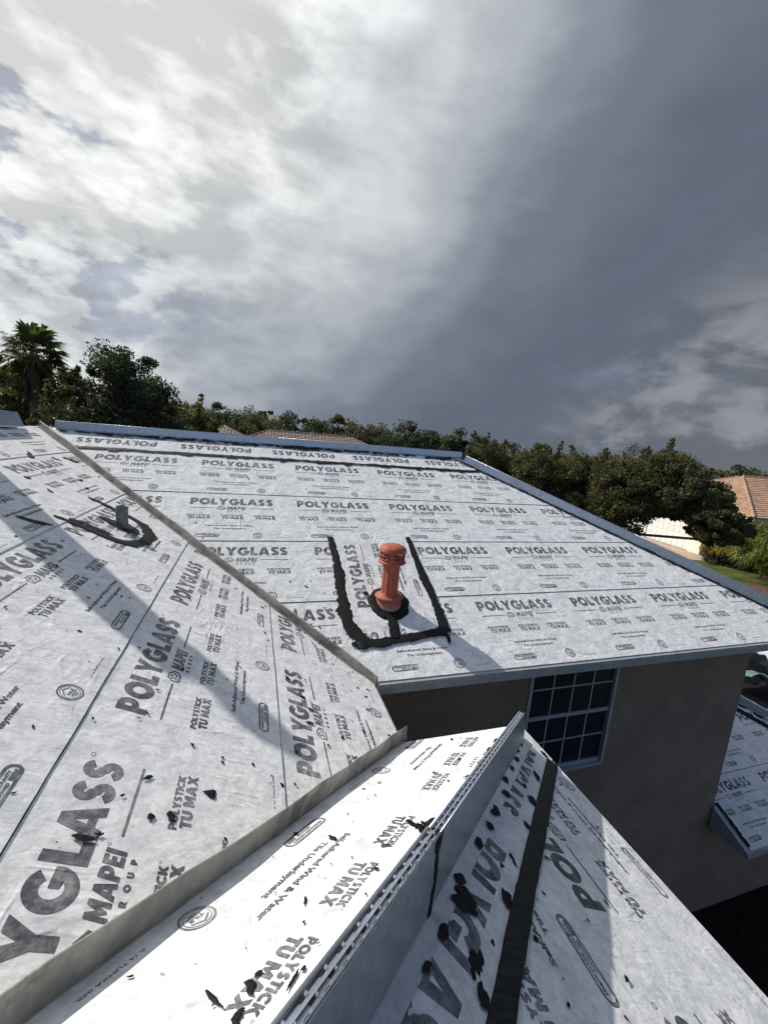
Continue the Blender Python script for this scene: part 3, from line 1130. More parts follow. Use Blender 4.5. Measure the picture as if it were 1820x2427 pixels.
def metal_strip(p0, p1, ht, hw_, slopeA, slopeB, foot, cut0=0.0, cut1=0.0, label=None):
    """lower ridge / hip channels on the main roof"""
    p0 = np.array(p0, float)
    p1 = np.array(p1, float)
    d = p1 - p0
    ax = d / np.linalg.norm(d)
    d2 = np.array((d[0], d[1], 0)) / hypot(d[0], d[1])
    n = np.array((d2[1], -d2[0], 0))         # right of travel
    up_ = np.array((0, 0, 1.0))
    g = G()
    for s, sl in ((1, slopeA), (-1, slopeB)):
        a, b = hw_, hw_ + .0016
        g.hexa([p0 + n * s * a - up_ * a * sl, p1 + n * s * a - up_ * a * sl, p1 + n * s * b - up_ * a * sl, p0 + n * s * b - up_ * a * sl,
                p0 + ax * cut0 + n * s * a * .8 + up_ * ht, p1 - ax * cut1 + n * s * a * .8 + up_ * ht, p1 - ax * cut1 + n * s * b * .8 + up_ * ht, p0 + ax * cut0 + n * s * b * .8 + up_ * ht])
    a = hw_ * .8 - .0005
    g.hexa([p0 + ax * cut0 - n * a + up_ * (ht - .006), p1 - ax * cut1 - n * a + up_ * (ht - .006), p1 - ax * cut1 + n * a + up_ * (ht - .006), p0 + ax * cut0 + n * a + up_ * (ht - .006),
            p0 + ax * cut0 - n * a + up_ * (ht - .004), p1 - ax * cut1 - n * a + up_ * (ht - .004), p1 - ax * cut1 + n * a + up_ * (ht - .004), p0 + ax * cut0 + n * a + up_ * (ht - .004)])
    o = g.obj('ridge_channel', M_GALV, house, label=label)
    f = G()
    for s, sl in ((1, slopeA), (-1, slopeB)):
        a, b = hw_ + .002, hw_ + foot
        z0 = .0185
        f.hexa([p0 + n * s * a - up_ * (a * sl - z0), p1 + n * s * a - up_ * (a * sl - z0), p1 + n * s * b - up_ * (b * sl - z0), p0 + n * s * b - up_ * (b * sl - z0),
                p0 + n * s * a - up_ * (a * sl - z0 - .0015), p1 + n * s * a - up_ * (a * sl - z0 - .0015), p1 + n * s * b - up_ * (b * sl - z0 - .0015), p0 + n * s * b - up_ * (b * sl - z0 - .0015)])
    f.obj('foot_flange', M_GALV, o)
    l = G()
    l.tube([p0 + ax * cut0 + n * (hw_ * .8 + .001) + up_ * ht, p1 - ax * cut1 + n * (hw_ * .8 + .001) + up_ * ht], [.003, .003], 8)
    l.obj('folded_lip', M_GALV, o, smooth=True)
    return o


HIPX = XH - TR
metal_strip((-2.57, RY, ZR), (.35, RY, ZR), .092, .05, PT, PT, .03, .01, 0, 'galvanised ridge channel along the top of the main slope')
metal_strip((.347, RY, ZR + .0015), (HIPX + .14, RY, ZR + .0015), .092, .0515, PT, PT, .03, 0, 0)
h0_ = np.array((HIPX, RY, ZR))
hd_ = np.array((1, -1, -PT))
metal_strip(h0_ + hd_ * .14, h0_ + hd_ * 2.1, .118, .05, PT / sqrt(2), PT / sqrt(2), .035, .05, 0, 'galvanised hip channel down the right edge of the main slope')
metal_strip(h0_ + hd_ * 2.09 + (0, 0, .0015), h0_ + hd_ * (TR + .02), .118, .0515, PT / sqrt(2), PT / sqrt(2), .035, 0, 0)
metal_strip((RX, 6.28, ZR + .01), (RX, 1.0, ZR + .01), .155, .05, PT, PT, .03, .12, 0, 'galvanised ridge channel on the left wing')


# ---- roof cement: the patch round the red vent
def poly_patch():
    # loose rectangle of underlayment round the vent with its print turned on end
    u0, u1, va, vb = .395, 1.835, -1.835, -.905
    poly = [(u0, va), (u1, va), (u1, vb), (u0, vb)]
    sheet(FP, poly, lambda v: .0145, va, vb, .80, -1.830 - .005, seam=False, label='rectangle of underlayment laid on end under the red vent')


poly_patch()
smear(FM, [(.882, 1.905, .065), (.895, 1.60, .085), (.893, 1.25, .105), (.884, 1.0, .10), (.882, .796, .11), (.889, .617, .12), (.945, .467, .125), (1.035, .385, .11)], rag=.16, h0=.0185, th=.003)
smear(FM, [(.97, .40, .08), (1.116, .372, .10), (1.346, .396, .095), (1.588, .424, .085), (1.86, .455, .105)], rag=.14, h0=.019, th=.003)
smear(FM, [(1.842, .42, .115), (1.852, .642, .105), (1.863, .914, .085), (1.848, 1.188, .095), (1.853, 1.535, .075), (1.863, 1.915, .06)], rag=.16, h0=.0185, th=.003)
smear(FM, [(1.338, .72, .105), (1.325, .55, .10), (1.300, .395, .10)], rag=.10, h0=.021, th=.008)
smear(FM, [(1.85, .42, .05), (1.838, .345, .035), (1.83, .30, .02)], rag=.5, h0=.016)
blob(FM, .99, .345, .05, .028, h0=.018)
blob(FM, .915, .375, .035, .03, h0=.018)
blob(FM, .865, .79, .09, .05, .6, h0=.016)
# cement line under the ridge cap sheet, with dabs
smear(FM, [(-2.30, 3.668, .055), (-1.5, 3.672, .055), (0, 3.668, .06), (1.5, 3.670, .055), (2.6, 3.668, .06), (3.72, 3.672, .06)], rag=.30, h0=.014, th=.004, step=.02)
for uu in (-1.72, -.95, -.30, .42, .95, 1.45, 2.0, 2.55, 2.98, 3.3):
    blob(FM, uu + rng.normal(0, .03), 3.655, .075, .045, 0, h0=.016)
# ragged cement at the foot of the ridge channel and along the right hip channel
for i in range(46):
    uu = -2.45 + i * .132 + rng.normal(0, .03)
    if uu > 3.36 or rng.random() < .30 and not -1.0 < uu < 2.2:
        continue
    blob(FM, uu, VT - .118 + rng.normal(0, .008), .05 + .06 * rng.random(), .014 + .018 * rng.random(), rng.normal(0, .15), h0=.024, rough=.4)
for uu, ss in ((.55, 1.0), (.75, 1.3), (.9, .9), (1.25, 1.0), (-1.35, .9), (-1.05, .8), (-.1, .7), (2.9, .9), (3.2, .9)):
    blob(FM, uu, VT - .135, .12 * ss, .032 * ss, rng.normal(0, .2), h0=.024, rough=.5)
for i in range(64):
    s = .10 + (TR - .12) * (i + rng.random() * .6) / 64
    x, y = HIPX + s, RY - s
    vv = (y - Y0) * SL
    blob(FM, x - .115 + rng.normal(0, .006), vv - .02, .05 + .05 * rng.random(), .013 + .014 * rng.random(), atan2(-1 * SL, 1), h0=.022, rough=.45, n=16)
# cement round the grey pipe on the left wing
smear(FL, [(3.79, 2.79, .03), (3.82, 2.671, .06), (3.825, 2.543, .075), (3.811, 2.406, .08), (3.815, 2.290, .09), (3.886, 2.195, .10), (4.026, 2.140, .10), (4.28, 2.130, .115), (4.50, 2.239, .10), (4.585, 2.383, .075), (4.61, 2.55, .065), (4.64, 2.745, .05), (4.616, 2.83, .02)], rag=.20, h0=.0115, th=.003)
smear(FL, [(3.835, 2.70, .04), (3.90, 2.56, .07), (3.885, 2.42, .05), (3.87, 2.33, .02)], rag=.4, h0=.013)
blob(FL, 4.225, 2.36, .10, .13, .25, h0=.013, th=.003, rough=.2)
blob(FL, 4.215, 2.47, .06, .09, -.3, h0=.012, rough=.25)
smear(FL, [(3.485, 2.895, .03), (3.51, 2.84, .055), (3.535, 2.79, .045), (3.565, 2.735, .03), (3.595, 2.68, .008)], rag=.3, h0=.011)
# hip: brushed strip and dabs beside the near channel
smear(FH, [(u_e + .05, .265, .075), (.6, .262, .070), (1.2, .256, .070), (1.8, .248, .066), (2.6, .252, .066), (4.0, .255, .066)], 'brushed_cement_strip', mat=M_TARSTRIP, rag=.03, h0=.019, th=.002, step=.02)
for uu, vv, a, b in ((.285, .205, .03, .022), (.72, .195, .045, .018), (1.05, .200, .03, .025), (1.32, .205, .02, .015), (1.86, .196, .03, .02), (2.25, .198, .03, .015)):
    blob(FH, uu, vv, a, b, .3, h0=.020, rough=.28)
for uu, vv, a, b in ((.42, .060, .030, .020), (.56, .062, .035, .022), (.70, .064, .035, .022), (.87, .066, .035, .026), (1.06, .070, .040, .030), (1.20, .078, .035, .032), (1.42, .070, .055, .022), (1.56, .074, .035, .026),
                     (1.72, .072, .040, .026), (2.03, .092, .065, .055), (1.97, .056, .04, .022), (2.20, .062, .040, .024), (2.33, .068, .032, .022)):
    smear(FH, [(uu - a * .8, vv - .008, b * .9), (uu, vv - .004 + rng.normal(0, .004), b * 1.5), (uu + a * .8, vv - .006, b * 1.1)], 'cement_dab', rag=.45, h0=.0205, th=.002, step=.005)
for uu, vv, a, b in ((1.63, .185, .022, .008), (1.72, .155, .012, .006), (2.17, .165, .035, .014), (2.20, .158, .022, .010), (.95, .15, .02, .008), (2.07, .19, .010, .004)):
    blob(FH, uu, vv, a, b, .5, h0=.016, rough=.6)
# cement run over the joint between the two lengths of channel
jr = G()
ring = []
nj = 26
for i in range(nj + 1):
    f_ = i / nj
    z = .262 - .262 * f_
    w_ = .010 + .012 * rng.random() + (.015 if f_ < .15 else 0)
    c_ = 1.905 + .006 * sin(f_ * 9) + .035 * f_ * .3
    ring += [AT(c_ - w_, .0045, z), AT(c_, .009, z), AT(c_ + w_, .0045 + .0035, z)]
jr.add(ring, [(i * 3 + k, i * 3 + k + 1, (i + 1) * 3 + k + 1, (i + 1) * 3 + k) for i in range(nj) for k in range(2)])
jr.obj('roof_cement', M_TAR, house, smooth=True)
FT = Frame(AT(1.90, -.027, .262), AT(2.9, -.027, .262) - AT(1.9, -.027, .262), (-.688, .726, 0))
blob(FT, 0, 0, .02, .032, 0, h0=.003, rough=.6)
blob(FT, .015, .03, .022, .02, 0, h0=.003, rough=.6)
for uu, vv, a, b in ((1.545, .60, .04, .035), (1.02, .585, .05, .03), (2.05, .59, .035, .025), (1.76, .60, .03, .02), (.50, .60, .05, .012), (.30, .605, .05, .012), (.05, .61, .06, .014), (-.15, .61, .05, .012), (2.35, .60, .03, .02)):
    blob(FB, uu, vv, a, b, rng.normal(0, .3), h0=.012, rough=.5)
# scraps and scuffs of cement
for uu, vv, a, b, r_ in ((2.02, .455, .055, .016, .3), (1.93, .42, .03, .012, 1.0), (1.28, .24, .035, .010, 1.2), (1.63, .36, .03, .005, .5), (1.98, .365, .05, .004, 1.3), (1.88, .50, .04, .005, .2), (2.22, .30, .03, .008, .9), (2.5, .35, .04, .009, .3)):
    smear(FB, [(uu - cos(r_) * a, vv - sin(r_) * a, b), (uu, vv, b * 1.8), (uu + cos(r_) * a, vv + sin(r_) * a, b * .6)], 'cement_dab', rag=.6, h0=.0085, th=.002, step=.005)
for uu, vv, a, b, r_ in ((1.547, 1.253, .030, .028, 0), (1.395, 1.462, .022, .012, .4), (1.41, 1.397, .030, .018, .2), (1.28, 1.64, .020, .026, 0), (1.30, 1.60, .012, .018, 0), (1.777, 1.374, .016, .012, .8), (1.751, 1.232, .016, .010, .4),
                         (1.761, 1.086, .018, .013, 0), (1.77, 1.02, .010, .008, 0), (1.72, .985, .018, .005, 1.2), (1.25, 1.97, .012, .010, 0), (2.9, 2.0, .02, .01, 0), (2.2, .72, .02, .03, .3), (2.62, .83, .03, .015, .7), (2.34, .70, .02, .016, 0),
                         (2.05, .62, .015, .018, .4), (5.2, 3.58, .11, .03, .5), (5.1, 3.05, .05, .025, .2), (4.9, 2.92, .04, .02, 0), (4.35, 3.03, .05, .018, .9), (4.62, 2.78, .05, .02, .7), (4.45, 3.25, .04, .03, 0), (5.75, 3.40, .10, .03, 2.2), (5.5, 3.45, .07, .02, 2.0)):
    smear(FL, [(uu - cos(r_) * a, vv - sin(r_) * a, b), (uu, vv, b * 2.0), (uu + cos(r_) * a, vv + sin(r_) * a, b * .8)], 'cement_dab', rag=.6, h0=.0085, th=.002, step=.005)
# specks too small to tell apart
for fr, n_, ub, vb, dens in ((FM, 200, (-1.2, 2.6), (.1, 3.3), None), (FL, 240, (1.0, 5.0), (.1, 3.4), None), (FB, 70, (-.2, 2.6), (.05, .6), None), (FH, 60, (.3, 2.6), (.1, .6), None)):
    g = G()
    cvs = []
    for i in range(n_):
        if fr is FM:
            uu = .2 + rng.normal(0, .75)
            vv = 1.0 + abs(rng.normal(0, .9)) - .5
            if not (XC - vv / SL + .05 < uu < 3.5) or vv < .05:
                continue
        elif fr is FL:
            vv = .08 + 3.2 * rng.random() ** 1.5
            uu = 1.2 + rng.random() * (1.9 + vv)
            if uu > Y0 + vv / SL - .08 or uu < YB - vv / SL + .08:
                continue
        else:
            uu = ub[0] + (ub[1] - ub[0]) * rng.random()
            vv = vb[0] + (vb[1] - vb[0]) * rng.random()
        sz = .0022 + .008 * rng.random() ** 3
        V, F_ = blob_verts(fr, uu, vv, sz * (1 + 1.2 * rng.random()), sz, rng.random() * 3, th=.001, h0=.0095, n=7, rough=.5)
        g.add(V, F_)
        cvs += blob_cov(7)
    tag(meshobj('cement_specks', g.v, g.f, M_TAR, house, cov=cvs), kind='stuff')

# ---- lower roof beyond the wall corner
ZL = -5.2
FO = Frame((0, 3.035, ZL), (1, 0, 0), (0, 1, PT))
lx = 6.735
lower_parts = []
for i, (v0, v1, tu, tv) in enumerate(((0, .912, 7.963 - 1.25 * 1, 0.0), (.912, 1.82, 7.35, .905))):
    r0, r1 = v0 / SL, v1 / SL
    poly = [(lx, v0), (10.7 - r0, v0), (10.7 - r1, v1), (lx, v1)]
    sheet(FO, poly, course_lift(v0, v1), v0, v1, tu, tv, seam=i > 0)
g = G()
slab(g, [(lx, 3.035, ZL), (10.7, 3.035, ZL), (8.3, 5.435, ZL + PT * 2.4), (lx, 5.435, ZL + PT * 2.4)], .08)
slab(g, [(10.7, 3.035, ZL), (10.7, 8.5, ZL), (8.3, 8.5, ZL + PT * 2.4), (8.3, 5.435, ZL + PT * 2.4)], .08)
g.obj('lower_roof_deck', M_SHEET, house)
g = G()
for k in range(1):
    a, b, c_ = np.array((lx - .09, 3.01, ZL - .10)), np.array((lx - .09, WY - .02, ZL - .10)), np.array((lx - .09, WY - .02, ZL + PT * (WY - 3.035) - .012))
    d_ = np.array((lx - .09, 3.01, ZL - .018))
    e = np.array((.075, 0, 0))
    q = [a, b, c_, d_]
    g.add(q + [x + e for x in q], [(0, 1, 2, 3)[::-1], (4, 5, 6, 7), (0, 1, 5, 4), (1, 2, 6, 5), (2, 3, 7, 6), (3, 0, 4, 7)])
g.obj('rake_board', M_FASCIA, house)
smear(FO, [(lx + .015, .02, .05), (lx + .012, .3, .05), (lx + .015, .60, .05)], rag=.35, h0=.012)
G().box((lx - .012, 3.012, ZL - .11), (10.7, 3.034, ZL - .008)).obj('fascia_board', M_FASCIA, house)
wallbox((WX - .011, WY + .014, GZ), (10.2, WY + .2, ZL - .1), 'lower_wall')
lh0 = np.array((8.3, 5.435, ZL + PT * 2.4))
metal_strip(lh0, lh0 + np.array((2.4, -2.4, -PT * 2.4)), .13, .045, PT / sqrt(2), PT / sqrt(2), .04, label='hip channel on the lower roof at the right')
FLH = Frame(lh0, (1, -1, -PT), np.cross(np.array((0, -PT, 1)) / SL, np.array((1, -1, -PT)) / sqrt(2 + PT * PT)))
smear(FLH, [(0.0, -.26, .10), (1.2, -.26, .10), (3.4, -.26, .10)], rag=.12, h0=.016, step=.03)
for i in range(8):
    blob(FLH, .2 + i * .28, -.10 + rng.normal(0, .01), .08, .03, rng.normal(0, .2), h0=.018, rough=.4)

# ---- red vent
VC = (1.352, 3.795)
vzb = ZE + PT * (VC[1] - Y0)
vent = thing('flue_vent', 'terracotta red metal flue vent with round louvred cap on the main slope', 'vent pipe', (VC[0], VC[1], vzb))
G().lathe([(.087, -1.56), (.086, -1.175)], VC, 10, .2).obj('pipe', M_RED, vent)
G().box((VC[0] - .062, VC[1] - .078, -1.53), (VC[0] - .050, VC[1] - .060, -1.18)).obj('pipe_seam', M_RED, vent)
cl = G()
cl.lathe([(.084, -1.496), (.090, -1.512), (.104, -1.524), (.143, -1.536), (.147, -1.542), (.145, -1.548), (.132, -1.550), (.100, -1.546)], VC, 40, 0, False)
cl.obj('storm_collar', M_RED, vent, True)
bc = G()
n_ = 48
ring = []
for k, (r, f_) in enumerate(((.104, 0.0), (.116, .25), (.124, .55), (.132, .85), (.144, 1.0))):
    for i in range(n_):
        a = 2 * pi * i / n_
        x, y = VC[0] + r * cos(a), VC[1] + r * sin(a)
        zt_, zb_ = -1.549, ZE + PT * (y - Y0) + .018
        ring.append((x, y, zt_ * (1 - f_) + zb_ * f_))
bc.add(ring, [(k * n_ + i, k * n_ + (i + 1) % n_, (k + 1) * n_ + (i + 1) % n_, (k + 1) * n_ + i)[::-1] for k in range(4) for i in range(n_)])
bc.obj('flashing_cone', M_CHIP, vent, True)
sk = G()
sk.lathe([(.084, -1.210), (.100, -1.196), (.138, -1.188), (.142, -1.178), (.138, -1.170), (.128, -1.164), (.121, -1.150)], VC, 40, 0, False)
sk.obj('cap_skirt', M_RED, vent, True)
for z0, z1 in ((-1.152, -1.138), (-1.113, -1.101), (-1.077, -1.066)):
    lv = G()
    lv.lathe([(.122, z0), (.130, z0 + .001), (.130, z1 - .001), (.122, z1), (.122, z0)], VC, 36, 0, False)
    lv.obj('louvre_ring', M_RED, vent, True)
lb = G()
for k in range(26):
    a = 2 * pi * k / 26
    w_ = .012 if k % 6 == 0 else .0045
    ca_, sa_ = cos(a), sin(a)
    for z0, z1 in ((-1.1378, -1.1132), (-1.1008, -1.0772)):
        q = [(VC[0] + r * ca_ - t_ * sa_, VC[1] + r * sa_ + t_ * ca_) for r, t_ in ((.121, -w_), (.128, -w_), (.128, w_), (.121, w_))]
        lb.hexa([(x, y, z0) for x, y in q] + [(x, y, z1) for x, y in q])
tag(lb.obj('louvre_bars', M_RED, vent), kind='stuff')
dm = G()
dm.lathe([(.118, -1.060), (.134, -1.070), (.1405, -1.067), (.1415, -1.056), (.1345, -1.050), (.1335, -1.040), (.127, -1.030), (.108, -1.017), (.080, -1.006), (.045, -.999), (.003, -.997)], VC, 40)
dm.obj('domed_cap', M_RED, vent, True)
G().lathe([(.045, -1.165), (.045, -1.06)], VC, 20).obj('inner_flue', M_LEAD, vent)
# ring of cement round its foot
rg = G()
ring = []
ui, vi = VC[0], (VC[1] - Y0) * SL
n_ = 64
for k, (r, hh) in enumerate(((.125, .03), (.165, .028), (.20, .025), (.222, .010))):
    for i in range(n_):
        a = 2 * pi * i / n_
        rr = r * (1 + (.03 * sin(5 * a) + .03 * sin(9 * a + 1) + rng.normal(0, .012)) * (k > 1))
        ring.append(FM.p(ui + rr * cos(a), vi - .012 + rr * sin(a) * 1.03, hh + (rng.random() - .5) * .005 * (k < 3)))
rg.add(ring, [(k * n_ + i, k * n_ + (i + 1) % n_, (k + 1) * n_ + (i + 1) % n_, (k + 1) * n_ + i)[::-1] for k in range(3) for i in range(n_)])
rg.obj('roof_cement', M_TAR, house, True)
blob(FM, 1.135, .985, .03, .022, 0, h0=.02)

# ---- grey plumbing vent on the left wing
sx, sy = XC - 2.375 / SL, 4.235
sz = ZE + PT * (XC - sx)
stub = thing('plumbing_vent', 'short dark grey pipe stub ringed with black cement on the left slope', 'vent pipe', (sx, sy, sz))
G().lathe([(.052, sz - .03), (.049, sz + .06), (.050, sz + .185), (.053, sz + .192), (.045, sz + .192), (.044, sz + .05)], (sx, sy), 24, 0, False).obj('lead_sleeve', M_LEAD, stub, True)
G().lathe([(.075, sz - .03), (.070, sz + .012), (.053, sz + .022)], (sx, sy), 24, 0, False).obj('sleeve_flange', M_LEAD, stub, True)

# ---- unseen shadow caster added behind the left ridge; its shadow crosses the left slope
wc, scc = 1.415, -6.0
e1 = np.array((1, 1)) / sqrt(2)
e2 = np.array((1, -1)) / sqrt(2)
cc = e1 * wc + e2 * scc
caster = thing('shadow_caster', 'unseen slim stucco shaft with a round flue, added to cast a shadow on the left slope', 'shadow_caster', (cc[0], cc[1], -.9))


def prism(w, d, z0, z1, w2=None, d2=None, off=0.0):
    w2, d2 = w2 or w, d2 or d
    pts = []
    for ww, dd, z in ((w, d, z0), (w2, d2, z1)):
        for a, b in ((-1, -1), (1, -1), (1, 1), (-1, 1)):
            q = cc + e1 * (a * ww / 2 + off) + e2 * (b * dd / 2)
            pts.append((q[0], q[1], z))
    return G().hexa(pts)


prism(.37, .42, -.9, 1.80).obj('shaft', M_STUCCO, caster)
prism(.37, .42, 1.801, 2.16, .24, .30, 0).obj('shoulder', M_STUCCO, caster)
fq = cc + e1 * .10
G().lathe([(.10, 2.10), (.095, 2.40), (.12, 2.42), (.12, 2.47), (.06, 2.54)], fq, 20).obj('flue', M_GALV, caster)  # narrow tip of the added caster, tapers the end of its shadow

# ------------------------------------------------------------------ ground
M_GRASS = simple('lawn', (.070, .085, .022), .95, 0, .45, .8, 30, .05, .1, stain=(.10, .085, .045), stscale=.12)
g = G()
n_ = 40
R_ = 3000.0
V = [(0, 0, GZ)]
F_ = []
for k, r in enumerate((20, 60, 150, 400, 1000, R_)):
    for i in range(n_):
        a = 2 * pi * i / n_
        V.append((r * cos(a), r * sin(a), GZ))
for i in range(n_):
    F_.append((0, 1 + i, 1 + (i + 1) % n_))
for k in range(5):
    for i in range(n_):
        a, b = 1 + k * n_ + i, 1 + k * n_ + (i + 1) % n_
        F_.append((a, a + n_, b + n_, b))
tag(meshobj('ground', V, F_, M_GRASS), kind='structure', label='mown lawn spreading out between the houses')
M_SHADE_GROUND = simple('deep_shade_ground', (.020, .016, .012), 1.0, 0, .4, 8, 25, .03, .1)  # deep shade on the ground put into this near-black colour
tag(G().box((.4, -6, GZ - .1), (10.5, 3.6, GZ + .02)).obj('courtyard', M_SHADE_GROUND), kind='structure', label='courtyard ground beside the house wall with deep shade in its colour')


# ------------------------------------------------------------------ trees
def leafquads(cent, rad, per, size, r_, flat=.8, asp=.45, droop=0.0):
    n = len(cent) * per
    c0 = np.repeat(cent, per, axis=0)
    rr = np.repeat(rad, per)[:, None]
    d = r_.normal(size=(n, 3))
    d /= np.linalg.norm(d, axis=1)[:, None]
    d *= (r_.random((n, 1)) ** .45) * rr
    d[:, 2] *= flat
    pos = c0 + d
    a = r_.normal(size=(n, 3))
    a[:, 2] -= droop
    a /= np.linalg.norm(a, axis=1)[:, None]
    b = np.cross(a, r_.normal(size=(n, 3)))
    b /= np.linalg.norm(b, axis=1)[:, None] + 1e-9
    s = size * (.6 + .8 * r_.random((n, 1)))
    q = np.stack((pos - a * s, pos + b * s * asp, pos + a * s, pos - b * s * asp), axis=1)
    return q


def tree(name, label, loc, ztop, rx, zlow, mat, seed, clumps=60, per=120, leaf=.12, trunk=.18, group=None, ry=None, cr=.30, lean=0., cat='tree', bark=None, limbs=9, spire=0.0, shoots=0, base=(0., 0.)):
    r_ = np.random.default_rng(seed)
    x, y = loc
    t_ = thing(name, label, cat, (x, y, GZ), group)
    ry = ry or rx
    zc = (ztop + zlow) / 2
    rz = (ztop - zlow) / 2
    cen = []
    while len(cen) < clumps:
        d = r_.normal(size=3)
        d /= np.linalg.norm(d)
        k = r_.random() ** .38
        f_ = 1 - spire * max(0, d[2] * k)
        q = np.array((x + lean * (d[2] * k + .3) + d[0] * k * rx * .88 * f_, y + d[1] * k * ry * .88 * f_, zc + d[2] * k * rz * .88))
        cen.append(q)
    cen = np.array(cen)
    rad = cr * min(rx, rz) * (.45 + .9 * r_.random(clumps))
    ex, er = [], []
    for i in range(shoots):                   # leafy shoots standing out of the crown
        a = r_.random() * 2 * pi
        k = .95 * r_.random() ** .5
        b = np.array((x + lean + cos(a) * k * rx * .85, y + sin(a) * k * ry * .85, zc + rz * .85 * sqrt(max(.05, 1 - k * k))))
        L_ = rz * (.10 + .22 * r_.random())
        d = np.array((cos(a) * .45, sin(a) * .45, 1.0)) + r_.normal(0, .15, 3)
        for q in range(5):
            ex.append(b + d * L_ * q / 4)
            er.append(cr * min(rx, rz) * (.60 - .10 * q))
    if ex:
        cen = np.vstack((cen, np.array(ex)))
        rad = np.r_[rad, er]
    qs = leafquads(cen[:clumps], rad[:clumps], per, leaf, r_)
    if ex:
        qs = np.concatenate((qs, leafquads(cen[clumps:], rad[clumps:], max(10, per // 5), leaf, r_)))
    fastquads('crown', qs, mat, t_)
    g = G()
    fork = np.array((x, y, zlow + .15 * (ztop - zlow)))
    top = np.array((x + lean * .6, y, zc + rz * .55))
    g.tube([(x + base[0], y + base[1], GZ - .1), (x + base[0] * .95, y + base[1] * .95, (GZ + fork[2]) / 2 if not base[0] else fork[2] - .45), (x + base[0] * .45, y + base[1] * .45, fork[2] - .2), fork, (fork + top) / 2, top], [trunk * 1.25, trunk, trunk * .9, trunk * .8, trunk * .5, trunk * .15], 8)
    for i in r_.choice(clumps, min(limbs, clumps), replace=False):
        b = fork + (top - fork) * r_.random() * .7
        m = (b + cen[i]) / 2 + r_.normal(0, .12, 3) * rx * .3 + np.array((0, 0, .05 * rz))
        g.tube([b, m, cen[i]], [trunk * .42, trunk * .26, trunk * .08], 6)
    g.obj('trunk', bark or M_BARK, t_)
    return t_


def palm(label, loc, zcrown, R__, seed, group=None, trunk=.17, leaves=38, mat=None, skirt=True):
    r_ = np.random.default_rng(seed)
    x, y = loc
    t_ = thing('palm_tree', label, 'palm tree', (x, y, GZ), group)
    g = G()
    zs = np.linspace(GZ - .1, zcrown - .1, 14)
    g.tube([(x + .05 * sin(z), y, z) for z in zs], [trunk * (1.1 + .12 * (i % 2)) for i in range(14)], 10)
    g.obj('trunk', M_PALMBARK, t_)
    quads, dead = [], []
    top = np.array((x, y, zcrown))
    for i in range(leaves):
        az = r_.random() * 2 * pi
        el = radians(-65 + 150 * r_.random() ** .9)
        d = np.array((cos(az) * cos(el), sin(az) * cos(el), sin(el)))
        L_ = R__ * (.85 + .3 * r_.random())
        base = top + d * .1
        hub = top + d * L_ * .48 + np.array((0, 0, -.04 * L_))
        side = np.cross(d, (0, 0, 1.0))
        side /= np.linalg.norm(side) + 1e-9
        upv = np.cross(side, d)
        w_ = .012 * R__
        quads.append([base - side * w_, base + side * w_, hub + side * w_, hub - side * w_])
        for k in range(17):
            a = radians(-105 + 210 * k / 16 + r_.normal(0, 3))
            dd = d * cos(a) + side * sin(a) + upv * .12
            ln = L_ * .60 * (.85 + .25 * cos(a)) * (.9 + .2 * r_.random())
            mid = hub + dd * ln * .62
            tip = hub + dd * ln + np.array((0, 0, -.26 * ln))
            per = np.cross(dd, upv)
            per /= np.linalg.norm(per) + 1e-9
            per = per * ln * .060 + upv * ln * .02
            quads.append([hub, mid + per, tip, mid - per])
    fastquads('crown', np.array(quads), mat or M_PALM, t_)
    if skirt:
        for i in range(90):
            az = r_.random() * 2 * pi
            z0 = zcrown - .2 - 1.2 * R__ * r_.random()
            d = np.array((cos(az), sin(az), 0))
            b = np.array((x, y, z0)) + d * trunk
            tip = b + d * .30 * R__ * r_.random() + np.array((0, 0, -.35 * R__ - .2 * r_.random()))
            s = np.array((-d[1], d[0], 0)) * .05 * R__
            m = (b + tip) / 2 + d * .05
            dead.append([b, m + s, tip, m - s])
        fastquads('dead_fronds', np.array(dead), M_BROWN, t_)
    return t_


# left side, beyond the roofs
palm('tall cabbage palm standing at the left above the roof edge', (-9.13, 22.2), 2.55, 1.25, 11, leaves=40, trunk=.17)
tree('broadleaf_tree', 'big dark round tree rising above the ridge at the left', (-6.45, 25.2), 4.55, 2.85, -3.4, M_DARKLEAF, 21, 190, 210, .085, .22, cr=.21, spire=.36, limbs=34)
tree('broadleaf_tree', 'small side tree with a low branch right of the big dark tree', (-4.3, 26.2), .95, 1.2, -3.5, M_DARKLEAF, 22, 26, 130, .12, .12, cr=.36)
tree('broadleaf_tree', 'tall thin tree at the left frame edge behind the palm', (-12.2, 27.0), 5.0, 1.7, -3.0, M_OLIVE, 23, 60, 140, .12, .18, cr=.28, shoots=6)
tree('broadleaf_tree', 'olive green tree between the palm and the big dark tree', (-9.1, 25.2), 2.75, 1.6, -4.0, M_OLIVE, 24, 80, 160, .11, .16, cr=.30, shoots=8)
tree('broadleaf_tree', 'leafy olive tree low at the left under the palm crown', (-10.6, 23.8), 2.5, 1.5, -4.5, M_OLIVE, 25, 70, 160, .11, .15, cr=.30, shoots=6)
tree('shrubby_tree', 'sparse brownish shrub between the two roof ridges', (-6.75, 17.8), .95, .95, -4.2, M_BROWN, 26, 44, 90, .07, .07, cr=.30, shoots=8)
tree('shrubby_tree', 'pale dry shrub just left of the brownish shrub', (-7.6, 19.6), 1.2, 1.1, -4.2, M_OLIVE, 27, 44, 110, .08, .07, cr=.32, shoots=6)
tree('broadleaf_tree', 'bushy green tree at the foot of the big dark tree', (-4.1, 29.6), 1.5, 2.2, -5.0, M_OLIVE, 28, 60, 130, .13, .16, cr=.30, shoots=6)
